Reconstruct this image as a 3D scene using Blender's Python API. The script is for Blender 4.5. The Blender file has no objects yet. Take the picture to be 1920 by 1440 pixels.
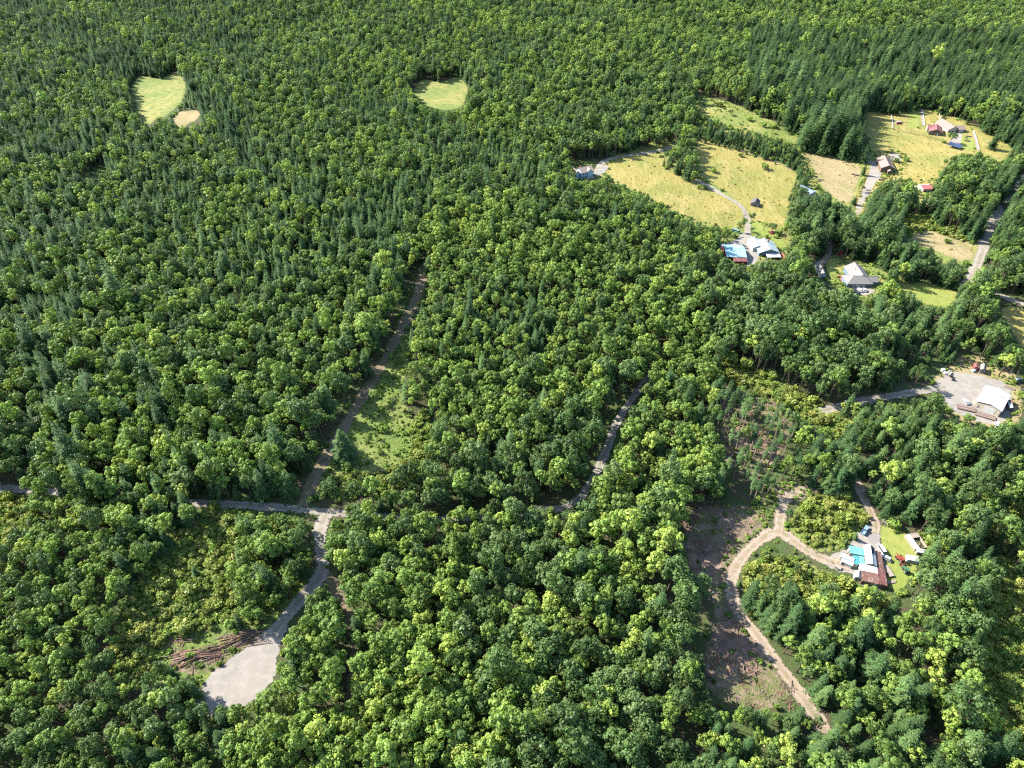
import bpy, bmesh, math, random
import numpy as np
from mathutils import Vector, geometry
random.seed(7); RNG = np.random.default_rng(11)
R = math.radians
SC = bpy.context.scene
COL = SC.collection

# ------------------------------------------------------------------ camera, sky, sun, exposure
CAM_H, FPX, DEP = 250.0, 1297.0, R(41.8)
cam = bpy.data.cameras.new('camera'); cam.sensor_width = 36; cam.lens = 36 * FPX / 1920
cam.clip_start = 1; cam.clip_end = 20000
camo = bpy.data.objects.new('camera', cam); COL.objects.link(camo)
camo.location = (0, 0, CAM_H); camo.rotation_euler = (R(90) - DEP, 0, 0)
SC.camera = camo

SUN_EL, SUN_SIDE = R(38), R(24)          # sun stands to the left, a little beyond the scene
to_sun = Vector((-math.cos(SUN_SIDE) * math.cos(SUN_EL), math.sin(SUN_SIDE) * math.cos(SUN_EL), math.sin(SUN_EL)))
world = bpy.data.worlds.new('World'); SC.world = world; world.use_nodes = True
wn = world.node_tree.nodes; wl = world.node_tree.links
sky = wn.new('ShaderNodeTexSky'); sky.sky_type = 'NISHITA'; sky.sun_disc = False
sky.sun_elevation = SUN_EL; sky.sun_rotation = math.atan2(to_sun.x, to_sun.y)
sky.altitude = 200; sky.air_density = 1.0; sky.dust_density = 0.6; sky.ozone_density = 1.0
wl.new(sky.outputs[0], wn['Background'].inputs[0]); wn['Background'].inputs[1].default_value = 0.12
sun = bpy.data.lights.new('sun', 'SUN'); sun.energy = 4.6; sun.angle = R(0.5); sun.color = (1.0, 0.95, 0.86)
suno = bpy.data.objects.new('sun', sun); COL.objects.link(suno)
suno.rotation_euler = (-to_sun).to_track_quat('-Z', 'Y').to_euler(); suno.location = to_sun * 600
SC.view_settings.view_transform = 'Standard'; SC.view_settings.look = 'None'
SC.view_settings.exposure = 2.12; SC.view_settings.gamma = 1.0; SC.view_settings.use_curve_mapping = False
SC.cycles.max_bounces = 5; SC.cycles.diffuse_bounces = 3; SC.cycles.transparent_max_bounces = 6
SC.cycles.use_denoising = False
SC.cycles.filter_width = 1.2

# ------------------------------------------------------------------ terrain and the map from photograph to ground
CD, SD = math.cos(DEP), math.sin(DEP)
def hgt(x, y):
    x = np.asarray(x, float); y = np.asarray(y, float)
    f = np.clip((1500 - np.hypot(x, y)) / 400, 0, 1)
    return f * (1.7 * np.sin(x / 71 + 1.3) * np.cos(y / 83 + .4) + 1.3 * np.sin((x + 1.3 * y) / 97 + 2.0) + .8 * np.cos((x * 1.4 - y) / 58))
def GZ(u, v, z=0.0):
    """ground position under the point that stands z above the ground at photo pixel u, v"""
    dx = (u - 960) / FPX; dy = (720 - v) / FPX
    d = (dx, CD + dy * SD, -SD + dy * CD); zz = z
    for _ in range(8):
        t = (zz - CAM_H) / d[2]; zz = float(hgt(d[0] * t, d[1] * t)) + z
    return Vector((d[0] * t, d[1] * t, zz - z))
def G(u, v): return GZ(u, v, 0.0)
def proj(x, y, z):
    rz = z - CAM_H
    fw = y * CD - rz * SD; up = y * SD + rz * CD
    return 960 + FPX * x / fw, 720 - FPX * up / fw, fw
def inpoly(px, py, poly):
    c = np.zeros(px.shape, bool); n = len(poly); j = n - 1
    for i in range(n):
        xi, yi = poly[i]; xj, yj = poly[j]
        if yi != yj:
            c ^= ((yi > py) != (yj > py)) & (px < (xj - xi) * (py - yi) / (yj - yi) + xi)
        j = i
    return c
def dline(px, py, pts):
    best = np.full(px.shape, 1e9)
    for (x0, y0), (x1, y1) in zip(pts[:-1], pts[1:]):
        vx, vy = x1 - x0, y1 - y0; q = vx * vx + vy * vy + 1e-9
        t = np.clip(((px - x0) * vx + (py - y0) * vy) / q, 0, 1)
        best = np.minimum(best, np.hypot(px - x0 - t * vx, py - y0 - t * vy))
    return best

# ------------------------------------------------------------------ materials
class NT:
    def __init__(s, name):
        s.m = bpy.data.materials.new(name); s.m.use_nodes = True
        s.n = s.m.node_tree.nodes; s.l = s.m.node_tree.links
        s.p = s.n['Principled BSDF']; s.out = s.n['Material Output']
    def add(s, t, **kw):
        n = s.n.new(t)
        for k, v in kw.items(): setattr(n, k, v)
        return n
    def link(s, a, b): s.l.new(a, b)
    def noise(s, vec, scale, detail=3, rough=.55):
        n = s.add('ShaderNodeTexNoise'); n.inputs['Scale'].default_value = scale
        n.inputs['Detail'].default_value = detail; n.inputs['Roughness'].default_value = rough
        if vec is not None: s.link(vec, n.inputs['Vector'])
        return n.outputs['Fac']
    def ramp(s, fac, a, b):
        n = s.add('ShaderNodeMapRange'); s.link(fac, n.inputs[0]); n.inputs[1].default_value = a; n.inputs[2].default_value = b
        return n.outputs[0]
    def mix(s, fac, a, b, mode='MIX'):
        n = s.add('ShaderNodeMix', data_type='RGBA', blend_type=mode)
        if isinstance(fac, (int, float)): n.inputs[0].default_value = fac
        else: s.link(fac, n.inputs[0])
        for i, c in ((6, a), (7, b)):
            if isinstance(c, tuple): n.inputs[i].default_value = (*c[:3], 1)
            else: s.link(c, n.inputs[i])
        return n.outputs[2]
    def math(s, op, a, b=None):
        n = s.add('ShaderNodeMath', operation=op)
        for i, c in ((0, a), (1, b)):
            if c is None: continue
            if isinstance(c, (int, float)): n.inputs[i].default_value = c
            else: s.link(c, n.inputs[i])
        return n.outputs[0]
    def bump(s, h, strength, dist):
        n = s.add('ShaderNodeBump'); n.inputs['Strength'].default_value = strength; n.inputs['Distance'].default_value = dist
        s.link(h, n.inputs['Height']); s.link(n.outputs[0], s.p.inputs['Normal'])
    def fin(s, col, rough=.8, spec=.25, metal=0):
        if isinstance(col, tuple): s.p.inputs['Base Color'].default_value = (*col[:3], 1)
        else: s.link(col, s.p.inputs['Base Color'])
        s.p.inputs['Roughness'].default_value = rough; s.p.inputs['Specular IOR Level'].default_value = spec
        s.p.inputs['Metallic'].default_value = metal
        return s.m

def plain(name, c1, c2=None, scale=1.5, rough=.7, spec=.3, metal=0, stretch=None, bump=0):
    t = NT(name); tc = t.add('ShaderNodeTexCoord').outputs['Object']
    if stretch:
        mp = t.add('ShaderNodeMapping'); mp.inputs['Scale'].default_value = stretch; t.link(tc, mp.inputs[0]); tc = mp.outputs[0]
    c2 = c2 or tuple(c * .72 for c in c1)
    f = t.noise(tc, scale, 4, .6)
    if bump: t.bump(f, .6, bump)
    return t.fin(t.mix(t.ramp(f, .32, .68), c1, c2), rough, spec, metal)

def ground_mat(name, ca, cb, cc, cd, big=.03, mid=.25, fine=1.6, fray=0.0, bump=.25, lo=.42, hi=.58, stretch=None, track=None):
    """four colours of cover mixed by patches, blotches and grain; fray lets the edge of a sheet break up"""
    t = NT(name); pos = t.add('ShaderNodeNewGeometry').outputs['Position']; ps = pos
    if stretch:
        mp = t.add('ShaderNodeMapping'); mp.inputs['Scale'].default_value = stretch; mp.inputs['Rotation'].default_value = (0, 0, .5); t.link(pos, mp.inputs[0]); ps = mp.outputs[0]
    nb = t.noise(pos, big, 3); nm = t.noise(ps, mid, 4, .6); nf = t.noise(ps, fine, 3, .65)
    c = t.mix(t.ramp(nb, lo, hi), ca, cb)
    c = t.mix(t.ramp(nm, .46, .66), c, cc)
    c = t.mix(t.ramp(nf, .56, .74), c, cd)
    if track:      # wheel ruts worn pale, a grown-over strip between them and along the edges
        rt = t.add('ShaderNodeAttribute', attribute_name='rut').outputs['Fac']
        g = t.math('MULTIPLY', t.math('SUBTRACT', 1.0, rt), t.ramp(t.noise(pos, .45, 4, .7), .44, .62))
        c = t.mix(t.math('MULTIPLY', g, .85), c, track)
        c = t.mix(t.math('MULTIPLY', rt, .35), c, tuple(min(1, q * 1.35) for q in cc))
    t.bump(t.math('ADD', nf, nm), .9, bump)
    t.fin(c, .92, .12)
    if fray > 0:
        at = t.add('ShaderNodeAttribute', attribute_name='edge').outputs['Fac']
        nn = t.math('MULTIPLY', t.math('SUBTRACT', t.noise(pos, .55, 4, .7), .38), fray * 4)
        a = t.math('GREATER_THAN', t.math('ADD', at, nn), fray * .55)
        mx = t.add('ShaderNodeMixShader'); tr = t.add('ShaderNodeBsdfTransparent')
        t.link(a, mx.inputs[0]); t.link(tr.outputs[0], mx.inputs[1]); t.link(t.p.outputs[0], mx.inputs[2]); t.link(mx.outputs[0], t.out.inputs[0])
    return t.m

def leaf_mat(name, ca, cb, cc, trans=.28, rough=.5, spec=.35, patch=.018):
    """foliage: colour varies from tree to tree, from stand to stand and from spray to spray"""
    t = NT(name); oi = t.add('ShaderNodeObjectInfo')
    stand = t.noise(oi.outputs['Location'], patch, 2)
    c = t.mix(t.ramp(stand, .35, .65), ca, cb)
    c = t.mix(t.ramp(oi.outputs['Random'], .7, 1.2), c, cc)
    tone = t.add('ShaderNodeAttribute', attribute_name='tone').outputs['Fac']
    hsv = t.add('ShaderNodeHueSaturation'); t.link(c, hsv.inputs['Color'])
    rv = t.math('MULTIPLY', t.math('ADD', t.math('MULTIPLY', oi.outputs['Random'], .7), .62), t.math('ADD', t.math('MULTIPLY', tone, .56), .72))
    t.link(rv, hsv.inputs['Value'])
    t.link(t.math('ADD', .485, t.math('MULTIPLY', tone, .03)), hsv.inputs['Hue'])
    col = hsv.outputs[0]
    t.fin(col, rough, spec)
    tr = t.add('ShaderNodeBsdfTranslucent'); t.link(t.mix(1.0, col, (1.0, 1.0, .45), 'MULTIPLY'), tr.inputs[0])
    mx = t.add('ShaderNodeMixShader'); mx.inputs[0].default_value = trans
    t.link(t.p.outputs[0], mx.inputs[1]); t.link(tr.outputs[0], mx.inputs[2]); t.link(mx.outputs[0], t.out.inputs[0])
    return t.m

M = {}
M['floor'] = ground_mat('forest_floor', (.045, .062, .02), (.06, .05, .03), (.04, .07, .018), (.09, .075, .045), bump=.5)
M['straw'] = ground_mat('straw_grass', (0.184, 0.155, 0.047), (0.131, 0.135, 0.034), (0.216, 0.178, 0.063), (0.117, 0.110, 0.032), big=.02, mid=.13, fine=.5, fray=3.0, bump=.6, lo=.4, hi=.62, stretch=(1, .35, 1))
M['straw_tan'] = ground_mat('tan_grass', (0.194, 0.153, 0.077), (0.158, 0.140, 0.061), (0.216, 0.176, 0.095), (0.126, 0.104, 0.050), mid=.15, fine=.7, fray=3.0, bump=.35, stretch=(1, .5, 1))
M['rough_green'] = ground_mat('rough_green_grass', (.12, .145, .038), (.185, .175, .055), (.085, .115, .028), (.165, .165, .055), mid=.2, fine=.8, fray=3.0, bump=.6)
M['lawn'] = ground_mat('lawn_grass', (.135, .165, .036), (.165, .175, .046), (.115, .15, .032), (.165, .165, .055), mid=.3, fine=1.2, fray=1.6, bump=.2)
M['meadow'] = ground_mat('meadow_grass', (.092, .125, .028), (.135, .15, .045), (.06, .09, .02), (.15, .16, .055), mid=.35, fine=1.1, fray=3.0, bump=.6)
M['gravel'] = ground_mat('gravel_surface', (0.192, 0.170, 0.144), (0.160, 0.147, 0.131), (0.213, 0.192, 0.166), (0.144, 0.125, 0.106), mid=.3, fine=2.2, fray=1.3, bump=.05)
M['gravel_grey'] = ground_mat('grey_gravel', (0.167, 0.149, 0.131), (0.144, 0.128, 0.108), (0.189, 0.171, 0.149), (0.117, 0.104, 0.081), mid=.3, fine=2.2, fray=2.0, bump=.08, track=(0.090, 0.099, 0.036))
M['gravel_road'] = ground_mat('gravel_road_surface', (0.194, 0.171, 0.144), (0.162, 0.144, 0.122), (0.221, 0.198, 0.167), (0.135, 0.113, 0.081), mid=.3, fine=2.2, fray=2.0, bump=.08, track=(0.126, 0.117, 0.050))
M['dirt'] = ground_mat('dirt_surface', (.185, .14, .105), (.15, .115, .085), (.225, .18, .14), (.12, .09, .06), mid=.3, fine=1.5, fray=2.0, bump=.12, track=(.12, .11, .05))
M['dirt_dark'] = ground_mat('brown_dirt', (.125, .092, .066), (.15, .112, .078), (.095, .078, .045), (.17, .13, .09), mid=.3, fine=1.5, fray=2.0, bump=.15, track=(.07, .095, .028))
M['clearcut'] = ground_mat('cut_over_soil', (0.132, 0.094, 0.066), (0.084, 0.094, 0.033), (0.179, 0.127, 0.094), (0.094, 0.071, 0.047), big=.05, mid=.3, fine=1.3, fray=3.0, bump=.5)
M['broadleaf'] = leaf_mat('broadleaf_foliage', (.180, .262, .048), (.122, .196, .042), (.245, .275, .052), trans=.4, spec=.2)
M['broadleaf_dark'] = leaf_mat('dark_broadleaf_foliage', (.068, .118, .032), (.080, .128, .036), (.092, .120, .044), trans=.32, spec=.2)
M['conifer'] = leaf_mat('conifer_foliage', (.046, .088, .031), (.056, .098, .031), (.080, .118, .036), trans=.24, rough=.7, spec=.08)
M['shrub'] = leaf_mat('shrub_foliage', (.17, .235, .04), (.22, .25, .052), (.25, .225, .07), trans=.38, patch=.06)
M['redleaf'] = leaf_mat('red_foliage', (.16, .02, .03), (.14, .02, .03), (.2, .03, .04))
M['tussock'] = leaf_mat('dry_grass_blades', (.25, .205, .08), (.22, .19, .065), (.2, .185, .06), trans=.4, rough=.8, spec=.05)
M['bark'] = plain('bark', (.13, .10, .075), (.07, .055, .04), 3, .95, .1)
M['bark_pale'] = plain('pale_bark', (0.252, 0.207, 0.155), (0.163, 0.133, 0.096), 2, .9, .1)
M['wood_grey'] = plain('weathered_log', (0.178, 0.136, 0.106), (0.101, 0.071, 0.054), 2.5, .9, .1)
M['wood_red'] = plain('fresh_log', (0.202, 0.118, 0.083), (0.118, 0.071, 0.050), 2.5, .9, .1)

# ------------------------------------------------------------------ object helpers
def mesh_from(name, verts, faces, mats, fm=None, smooth=False):
    me = bpy.data.meshes.new(name); me.from_pydata([tuple(v) for v in verts], [], [tuple(f) for f in faces])
    for m in (mats if isinstance(mats, (list, tuple)) else [mats]): me.materials.append(m)
    if fm is not None: me.polygons.foreach_set('material_index', fm)
    if smooth: me.polygons.foreach_set('use_smooth', [True] * len(me.polygons))
    me.update(); return me
def link(name, data, parent=None, loc=None, rz=0):
    o = bpy.data.objects.new(name, data); COL.objects.link(o)
    if parent is not None: o.parent = parent
    if loc is not None: o.location = loc
    if rz: o.rotation_euler = (0, 0, rz)
    return o
def tag(o, label, cat, group=None):
    o['label'] = label; o['category'] = cat
    if group: o['group'] = group
    return o
def thing(name, label, cat, loc, rz=0, group=None):
    return tag(link(name, None, None, loc, rz), label, cat, group)
def structure(name, me, label=None):
    o = link(name, me); o['kind'] = 'structure'
    if label: o['label'] = label; 
    return o

# ------------------------------------------------------------------ ground, fields, yards, roads
def axis_coords(lo, hi, step, far):
    a = list(np.arange(lo, hi + .1, step)); b = []
    s, x = step, lo
    while x > -far: s *= 1.5; x -= s; b.append(x)
    c = []; s, x = step, a[-1]
    while x < far: s *= 1.5; x += s; c.append(x)
    return np.array(b[::-1] + a + c)
gx = axis_coords(-640, 640, 8, 9000); gy = axis_coords(40, 1240, 8, 9000)
XX, YY = np.meshgrid(gx, gy); ZZ = hgt(XX, YY)
nx, ny = len(gx), len(gy)
gv = np.stack([XX.ravel(), YY.ravel(), ZZ.ravel()], 1)
ii, jj = np.meshgrid(np.arange(nx - 1), np.arange(ny - 1)); k = (jj * nx + ii).ravel()
structure('ground', mesh_from('ground', gv, np.stack([k, k + 1, k + nx + 1, k + nx], 1), M['floor'], smooth=True))

def densify(pts, step, closed):
    out = []; n = len(pts)
    for i in range(n if closed else n - 1):
        a, b = pts[i], pts[(i + 1) % n]; m = max(1, int(math.hypot(b[0] - a[0], b[1] - a[1]) / step))
        for q in range(m): out.append((a[0] + (b[0] - a[0]) * q / m, a[1] + (b[1] - a[1]) * q / m))
    if not closed: out.append(tuple(pts[-1]))
    return out
def smooth_poly(pts, it=2, closed=True):
    for _ in range(it):
        o = []; n = len(pts)
        for i in range(n if closed else n - 1):
            a, b = pts[i], pts[(i + 1) % n]
            o.append((.75 * a[0] + .25 * b[0], .75 * a[1] + .25 * b[1])); o.append((.25 * a[0] + .75 * b[0], .25 * a[1] + .75 * b[1]))
        if not closed: o = [tuple(pts[0])] + o + [tuple(pts[-1])]
        pts = o
    return pts
SHEETS = []
def sheet(name, px, mat, off, step=4.0, rnd=2):
    w = [tuple(G(u, v).xy) for u, v in px]; w = smooth_poly(w, rnd) if rnd else w
    w = densify(w, step, True)
    w = [(x + random.gauss(0, .35), y + random.gauss(0, .35)) for x, y in w] if rnd else w
    SHEETS.append((name, w)); wa = np.array(w); lo, hi = wa.min(0), wa.max(0)
    cx, cy = np.meshgrid(np.arange(lo[0], hi[0], step), np.arange(lo[1], hi[1], step)); cx, cy = cx.ravel(), cy.ravel()
    ok = inpoly(cx, cy, w) & (dline(cx, cy, w + [w[0]]) > step * .45); cx, cy = cx[ok], cy[ok]
    pts = [Vector(p) for p in w] + [Vector((a, b)) for a, b in zip(cx, cy)]
    r = geometry.delaunay_2d_cdt(pts, [], [list(range(len(w)))], 1, 1e-4)
    V = np.array([tuple(p) for p in r[0]]); z = hgt(V[:, 0], V[:, 1]) + off
    me = mesh_from(name, np.column_stack([V, z]), r[2], mat, smooth=True)
    a = me.attributes.new('edge', 'FLOAT', 'POINT'); a.data.foreach_set('value', np.minimum(dline(V[:, 0], V[:, 1], w + [w[0]]), 8).astype(np.float32))
    bm = bmesh.new(); bm.from_mesh(me); bmesh.ops.recalc_face_normals(bm, faces=bm.faces)
    if bm.faces and sum(f.normal.z for f in bm.faces) < 0: bmesh.ops.reverse_faces(bm, faces=bm.faces)
    bm.to_mesh(me); bm.free()
    return structure(name, me)
WROADS = []
def road(name, px, width, mat, off, rnd=2):
    w = smooth_poly([tuple(G(u, v).xy) for u, v in px], rnd, False); w = densify(w, 2.5, False); wa = np.array(w)
    WROADS.append((w, width))
    tn = np.gradient(wa, axis=0); tn /= np.linalg.norm(tn, axis=1)[:, None] + 1e-9; nr = np.stack([-tn[:, 1], tn[:, 0]], 1)
    n = len(w); offs = [-.5, -.4, -.28, -.16, 0, .16, .28, .4, .5]; ruts = [0, .2, 1, .3, 0, .3, 1, .2, 0]; V = []; E = []; RT = []; m = len(offs)
    for i in range(n):
        ww = width * 1.25 * (1 + .12 * math.sin(i * .37) + .09 * math.sin(i * .91 + 2)); sh = .25 * math.sin(i * .23 + width)
        for o, rt in zip(offs, ruts):
            p = wa[i] + nr[i] * (o * ww + sh)
            # wheel ruts slightly lower than the crown of the track
            V.append((p[0], p[1], float(hgt(*p)) + off - .04 * rt)); E.append(min((.5 - abs(o)) * ww, i * 2.0 + .01, (n - 1 - i) * 2.0 + .01)); RT.append(rt)
    F = [(i * m + j, i * m + j + 1, (i + 1) * m + j + 1, (i + 1) * m + j) for i in range(n - 1) for j in range(m - 1)]
    F = [f[::-1] for f in F]
    me = mesh_from(name, V, F, mat, smooth=True)
    a = me.attributes.new('edge', 'FLOAT', 'POINT'); a.data.foreach_set('value', np.array(E, np.float32))
    a = me.attributes.new('rut', 'FLOAT', 'POINT'); a.data.foreach_set('value', np.array(RT, np.float32))
    if me.polygons[0].normal.z < 0: me.flip_normals()
    return structure(name, me)

# ------------------------------------------------------------------ the open ground (outlines in photo pixels, set on the terrain)
FIELD_A = [(1124, 322), (1132, 304), (1150, 297), (1185, 291), (1236, 284), (1252, 300), (1245, 316), (1276, 330), (1292, 346), (1330, 352), (1366, 372), (1393, 392), (1396, 412), (1384, 432), (1350, 428), (1305, 414), (1262, 398), (1205, 362), (1155, 344)]
FIELD_B = [(1300, 258), (1340, 268), (1400, 286), (1452, 302), (1486, 318), (1494, 336), (1484, 372), (1480, 402), (1470, 426), (1440, 434), (1418, 428), (1406, 402), (1390, 381), (1342, 346), (1316, 334), (1305, 300)]
FIELD_C = [(1500, 284), (1530, 288), (1575, 298), (1620, 310), (1606, 352), (1592, 388), (1560, 368), (1536, 348), (1524, 314)]
FIELD_D = [(1305, 170), (1340, 186), (1380, 200), (1440, 226), (1490, 252), (1512, 276), (1478, 266), (1430, 250), (1380, 238), (1332, 222), (1306, 206)]
FIELD_E = [(1618, 204), (1680, 212), (1735, 203), (1800, 222), (1842, 248), (1888, 266), (1908, 288), (1884, 302), (1848, 292), (1818, 288), (1788, 290), (1768, 322), (1744, 352), (1712, 350), (1692, 318), (1682, 296), (1650, 298), (1628, 280), (1620, 240)]
FIELD_F = [(1700, 446), (1736, 430), (1790, 440), (1832, 462), (1818, 494), (1784, 484), (1730, 462)]
FIELD_G = [(1672, 528), (1720, 528), (1770, 540), (1794, 552), (1786, 576), (1748, 572), (1700, 548)]
FIELD_H = [(1872, 575), (1900, 572), (1990, 600), (1990, 690), (1922, 660), (1890, 612)]
FIELD_I = [(246, 160), (262, 138), (300, 150), (330, 132), (352, 158), (342, 190), (326, 206), (310, 222), (296, 220), (274, 242), (264, 224), (252, 200)]
FIELD_J = [(772, 170), (790, 146), (824, 156), (858, 140), (880, 164), (874, 186), (866, 203), (828, 208), (794, 197)]
sheet('meadow', [(1110, 345), (1120, 300), (1290, 240), (1300, 165), (1500, 250), (1620, 195), (1740, 195), (1920, 280), (1850, 470), (1700, 480), (1480, 450), (1410, 510), (1340, 470), (1250, 410)], M['rough_green'], .02, 8)
sheet('field', FIELD_A, M['straw'], .05); sheet('field', FIELD_B, M['straw'], .05); sheet('field', FIELD_C, M['straw_tan'], .05)
sheet('field', FIELD_D, M['rough_green'], .05, 6); sheet('field', FIELD_E, M['straw'], .05); sheet('field', FIELD_F, M['straw_tan'], .05)
sheet('field', FIELD_G, M['lawn'], .05); sheet('field', FIELD_H, M['straw'], .05); sheet('field', FIELD_I, M['rough_green'], .05, 5); sheet('field', FIELD_J, M['rough_green'], .05, 5)
sheet('bare_soil', [(322, 220), (336, 208), (352, 210), (368, 203), (378, 216), (366, 228), (352, 232), (346, 246), (334, 238)], M['straw_tan'], .07)
sheet('field', [(1738, 738), (1766, 690), (1800, 664), (1866, 668), (1912, 700), (1922, 792), (1872, 818), (1780, 798)], M['straw_tan'], .06)
sheet('field', [(1596, 404), (1618, 330), (1640, 298), (1700, 296), (1722, 360), (1694, 356), (1660, 352), (1628, 400)], M['straw'], .04)
sheet('bare_soil', [(310, 1262), (318, 1226), (400, 1212), (500, 1186), (520, 1200), (440, 1236), (396, 1266)], M['clearcut'], .07)
sheet('meadow', [(1690, 400), (1750, 400), (1860, 450), (1840, 500), (1780, 500), (1690, 470)], M['rough_green'], .03)
sheet('meadow', [(1560, 470), (1600, 480), (1680, 520), (1800, 540), (1800, 590), (1740, 585), (1560, 560)], M['rough_green'], .03)
sheet('mown_strip', [(1700, 208), (1722, 206), (1727, 232), (1712, 242), (1702, 240)], M['lawn'], .09)
sheet('lawn', [(1420, 410), (1442, 432), (1462, 440), (1478, 470), (1476, 482), (1460, 462), (1440, 444), (1418, 442), (1404, 420)], M['lawn'], .09)
sheet('lawn', [(1555, 476), (1575, 478), (1568, 500), (1562, 545), (1552, 530), (1548, 500)], M['lawn'], .09)
sheet('lawn', [(1786, 262), (1815, 252), (1826, 262), (1830, 284), (1808, 284)], M['lawn'], .09)
HOUSE_LAWN = [(1640, 978), (1662, 986), (1702, 1000), (1728, 1030), (1724, 1060), (1706, 1092), (1684, 1112), (1664, 1108), (1660, 1060), (1655, 1020)]
sheet('lawn', HOUSE_LAWN, M['lawn'], .07)
MEADOW = [(760, 600), (774, 640), (768, 690), (748, 740), (772, 770), (782, 810), (780, 860), (740, 880), (690, 894), (640, 884), (602, 930), (572, 946), (590, 890), (620, 850), (660, 790), (690, 750), (720, 690), (745, 630)]
sheet('meadow', MEADOW, M['meadow'], .05)
sheet('meadow', [(205, 1262), (215, 1170), (262, 1070), (315, 1010), (392, 950), (470, 960), (560, 1000), (590, 1060), (560, 1130), (500, 1190), (430, 1230), (395, 1300), (240, 1300)], M['meadow'], .05)
sheet('meadow', [(-60, 916), (40, 924), (75, 960), (60, 1010), (10, 1070), (-60, 1080)], M['meadow'], .05)
sheet('meadow', [(1335, 672), (1372, 676), (1440, 704), (1500, 738), (1560, 768), (1620, 800), (1600, 830), (1540, 800), (1470, 760), (1390, 730), (1345, 705)], M['meadow'], .05)
sheet('meadow', [(1470, 990), (1490, 950), (1530, 930), (1600, 935), (1634, 975), (1610, 1005), (1560, 1040), (1510, 1030)], M['meadow'], .05)
sheet('meadow', [(1390, 1060), (1450, 1040), (1540, 1064), (1600, 1096), (1680, 1118), (1640, 1160), (1500, 1180), (1400, 1130)], M['meadow'], .04)
sheet('meadow', [(1800, 1080), (1860, 960), (1990, 940), (1990, 1420), (1820, 1420), (1780, 1240)], M['meadow'], .04)
CUT_A = [(1326, 740), (1350, 722), (1420, 728), (1480, 760), (1486, 800), (1470, 860), (1430, 905), (1376, 890), (1340, 840)]
CUT_B = [(1296, 950), (1380, 940), (1448, 968), (1420, 1010), (1380, 1050), (1362, 1100), (1392, 1160), (1450, 1240), (1500, 1330), (1330, 1330), (1316, 1220), (1346, 1120), (1290, 1080), (1276, 1000)]
sheet('cut_over_ground', CUT_A, M['clearcut'], .06); sheet('cut_over_ground', CUT_B, M['clearcut'], .06)
sheet('bare_soil', [(1450, 925), (1475, 908), (1520, 908), (1540, 925), (1500, 938), (1478, 945), (1460, 955)], M['dirt'], .08)
sheet('gravel_yard', [(1594, 1022), (1600, 1004), (1628, 982), (1640, 972), (1648, 990), (1654, 1020), (1662, 1050), (1664, 1112), (1620, 1104), (1600, 1076), (1560, 1068), (1540, 1052), (1570, 1036)], M['gravel'], .10, 3)
sheet('gravel_yard', [(1748, 722), (1768, 704), (1790, 698), (1822, 700), (1850, 706), (1896, 720), (1900, 784), (1862, 800), (1800, 782), (1772, 756)], M['gravel'], .10, 3)
sheet('gravel_yard', [(1345, 462), (1378, 452), (1394, 434), (1405, 428), (1412, 450), (1424, 472), (1422, 492), (1406, 502), (1380, 486), (1356, 478)], M['gravel'], .10, 3)
sheet('gravel_yard', [(1632, 306), (1650, 300), (1656, 316), (1650, 334), (1636, 352), (1622, 378), (1612, 404), (1600, 400), (1614, 366), (1626, 336)], M['gravel'], .10, 3)
sheet('gravel_yard', [(1112, 322), (1122, 312), (1142, 308), (1140, 320), (1126, 330), (1114, 330)], M['gravel'], .10, 3)
sheet('gravel_yard', [(1590, 538), (1640, 540), (1640, 552), (1600, 556)], M['gravel'], .10, 3)
sheet('gravel_yard', [(1798, 244), (1806, 256), (1800, 270), (1782, 276), (1776, 268), (1790, 256)], M['gravel'], .10, 3)
sheet('gravel_yard', [(372, 1290), (420, 1240), (480, 1200), (512, 1168), (540, 1150), (548, 1164), (524, 1204), (520, 1262), (500, 1300), (440, 1340), (370, 1350), (356, 1310)], M['gravel'], .10, 3)
sheet('bare_soil', [(1664, 286), (1684, 286), (1692, 298), (1684, 306), (1672, 302)], M['gravel'], .10, 3)

road('dirt_track', [(796, 500), (786, 545), (762, 600), (732, 655), (700, 712), (664, 768), (628, 832), (590, 892), (566, 950)], 5.2, M['dirt_dark'], .12)
road('gravel_road', [(-60, 914), (45, 916), (130, 926), (220, 934), (300, 938), (380, 944), (450, 946), (520, 952), (575, 958), (650, 964), (720, 970), (830, 975), (930, 966), (1000, 958), (1060, 955), (1092, 930), (1116, 890), (1136, 846), (1150, 806), (1172, 766), (1202, 728), (1222, 700)], 3.6, M['gravel_grey'], .13)
road('gravel_road', [(616, 962), (600, 985), (598, 1012), (602, 1042), (606, 1068), (590, 1098), (565, 1124), (536, 1160), (510, 1190)], 4.8, M['gravel_road'], .16)
road('dirt_track', [(606, 1066), (626, 1096), (646, 1132), (662, 1172), (668, 1216), (664, 1262), (650, 1330)], 3.4, M['dirt_dark'], .12)
road('dirt_track', [(1580, 1450), (1530, 1340), (1468, 1258), (1424, 1196), (1388, 1152), (1368, 1112), (1374, 1068), (1398, 1034), (1432, 1006), (1458, 994), (1484, 1012), (1514, 1036), (1552, 1052), (1590, 1058)], 4.5, M['dirt'], .15)
road('dirt_track', [(1458, 996), (1462, 966), (1468, 944), (1480, 926)], 3.8, M['dirt'], .18)
road('dirt_track', [(1600, 890), (1612, 916), (1628, 950), (1642, 984), (1640, 1000)], 3.8, M['dirt'], .18)
road('gravel_road', [(1540, 770), (1600, 756), (1650, 746), (1706, 738), (1772, 726)], 4.6, M['gravel_grey'], .15)
road('gravel_drive', [(1306, 336), (1330, 350), (1356, 366), (1384, 382), (1398, 398), (1403, 420), (1400, 446)], 3.8, M['gravel_road'], .16)
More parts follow.
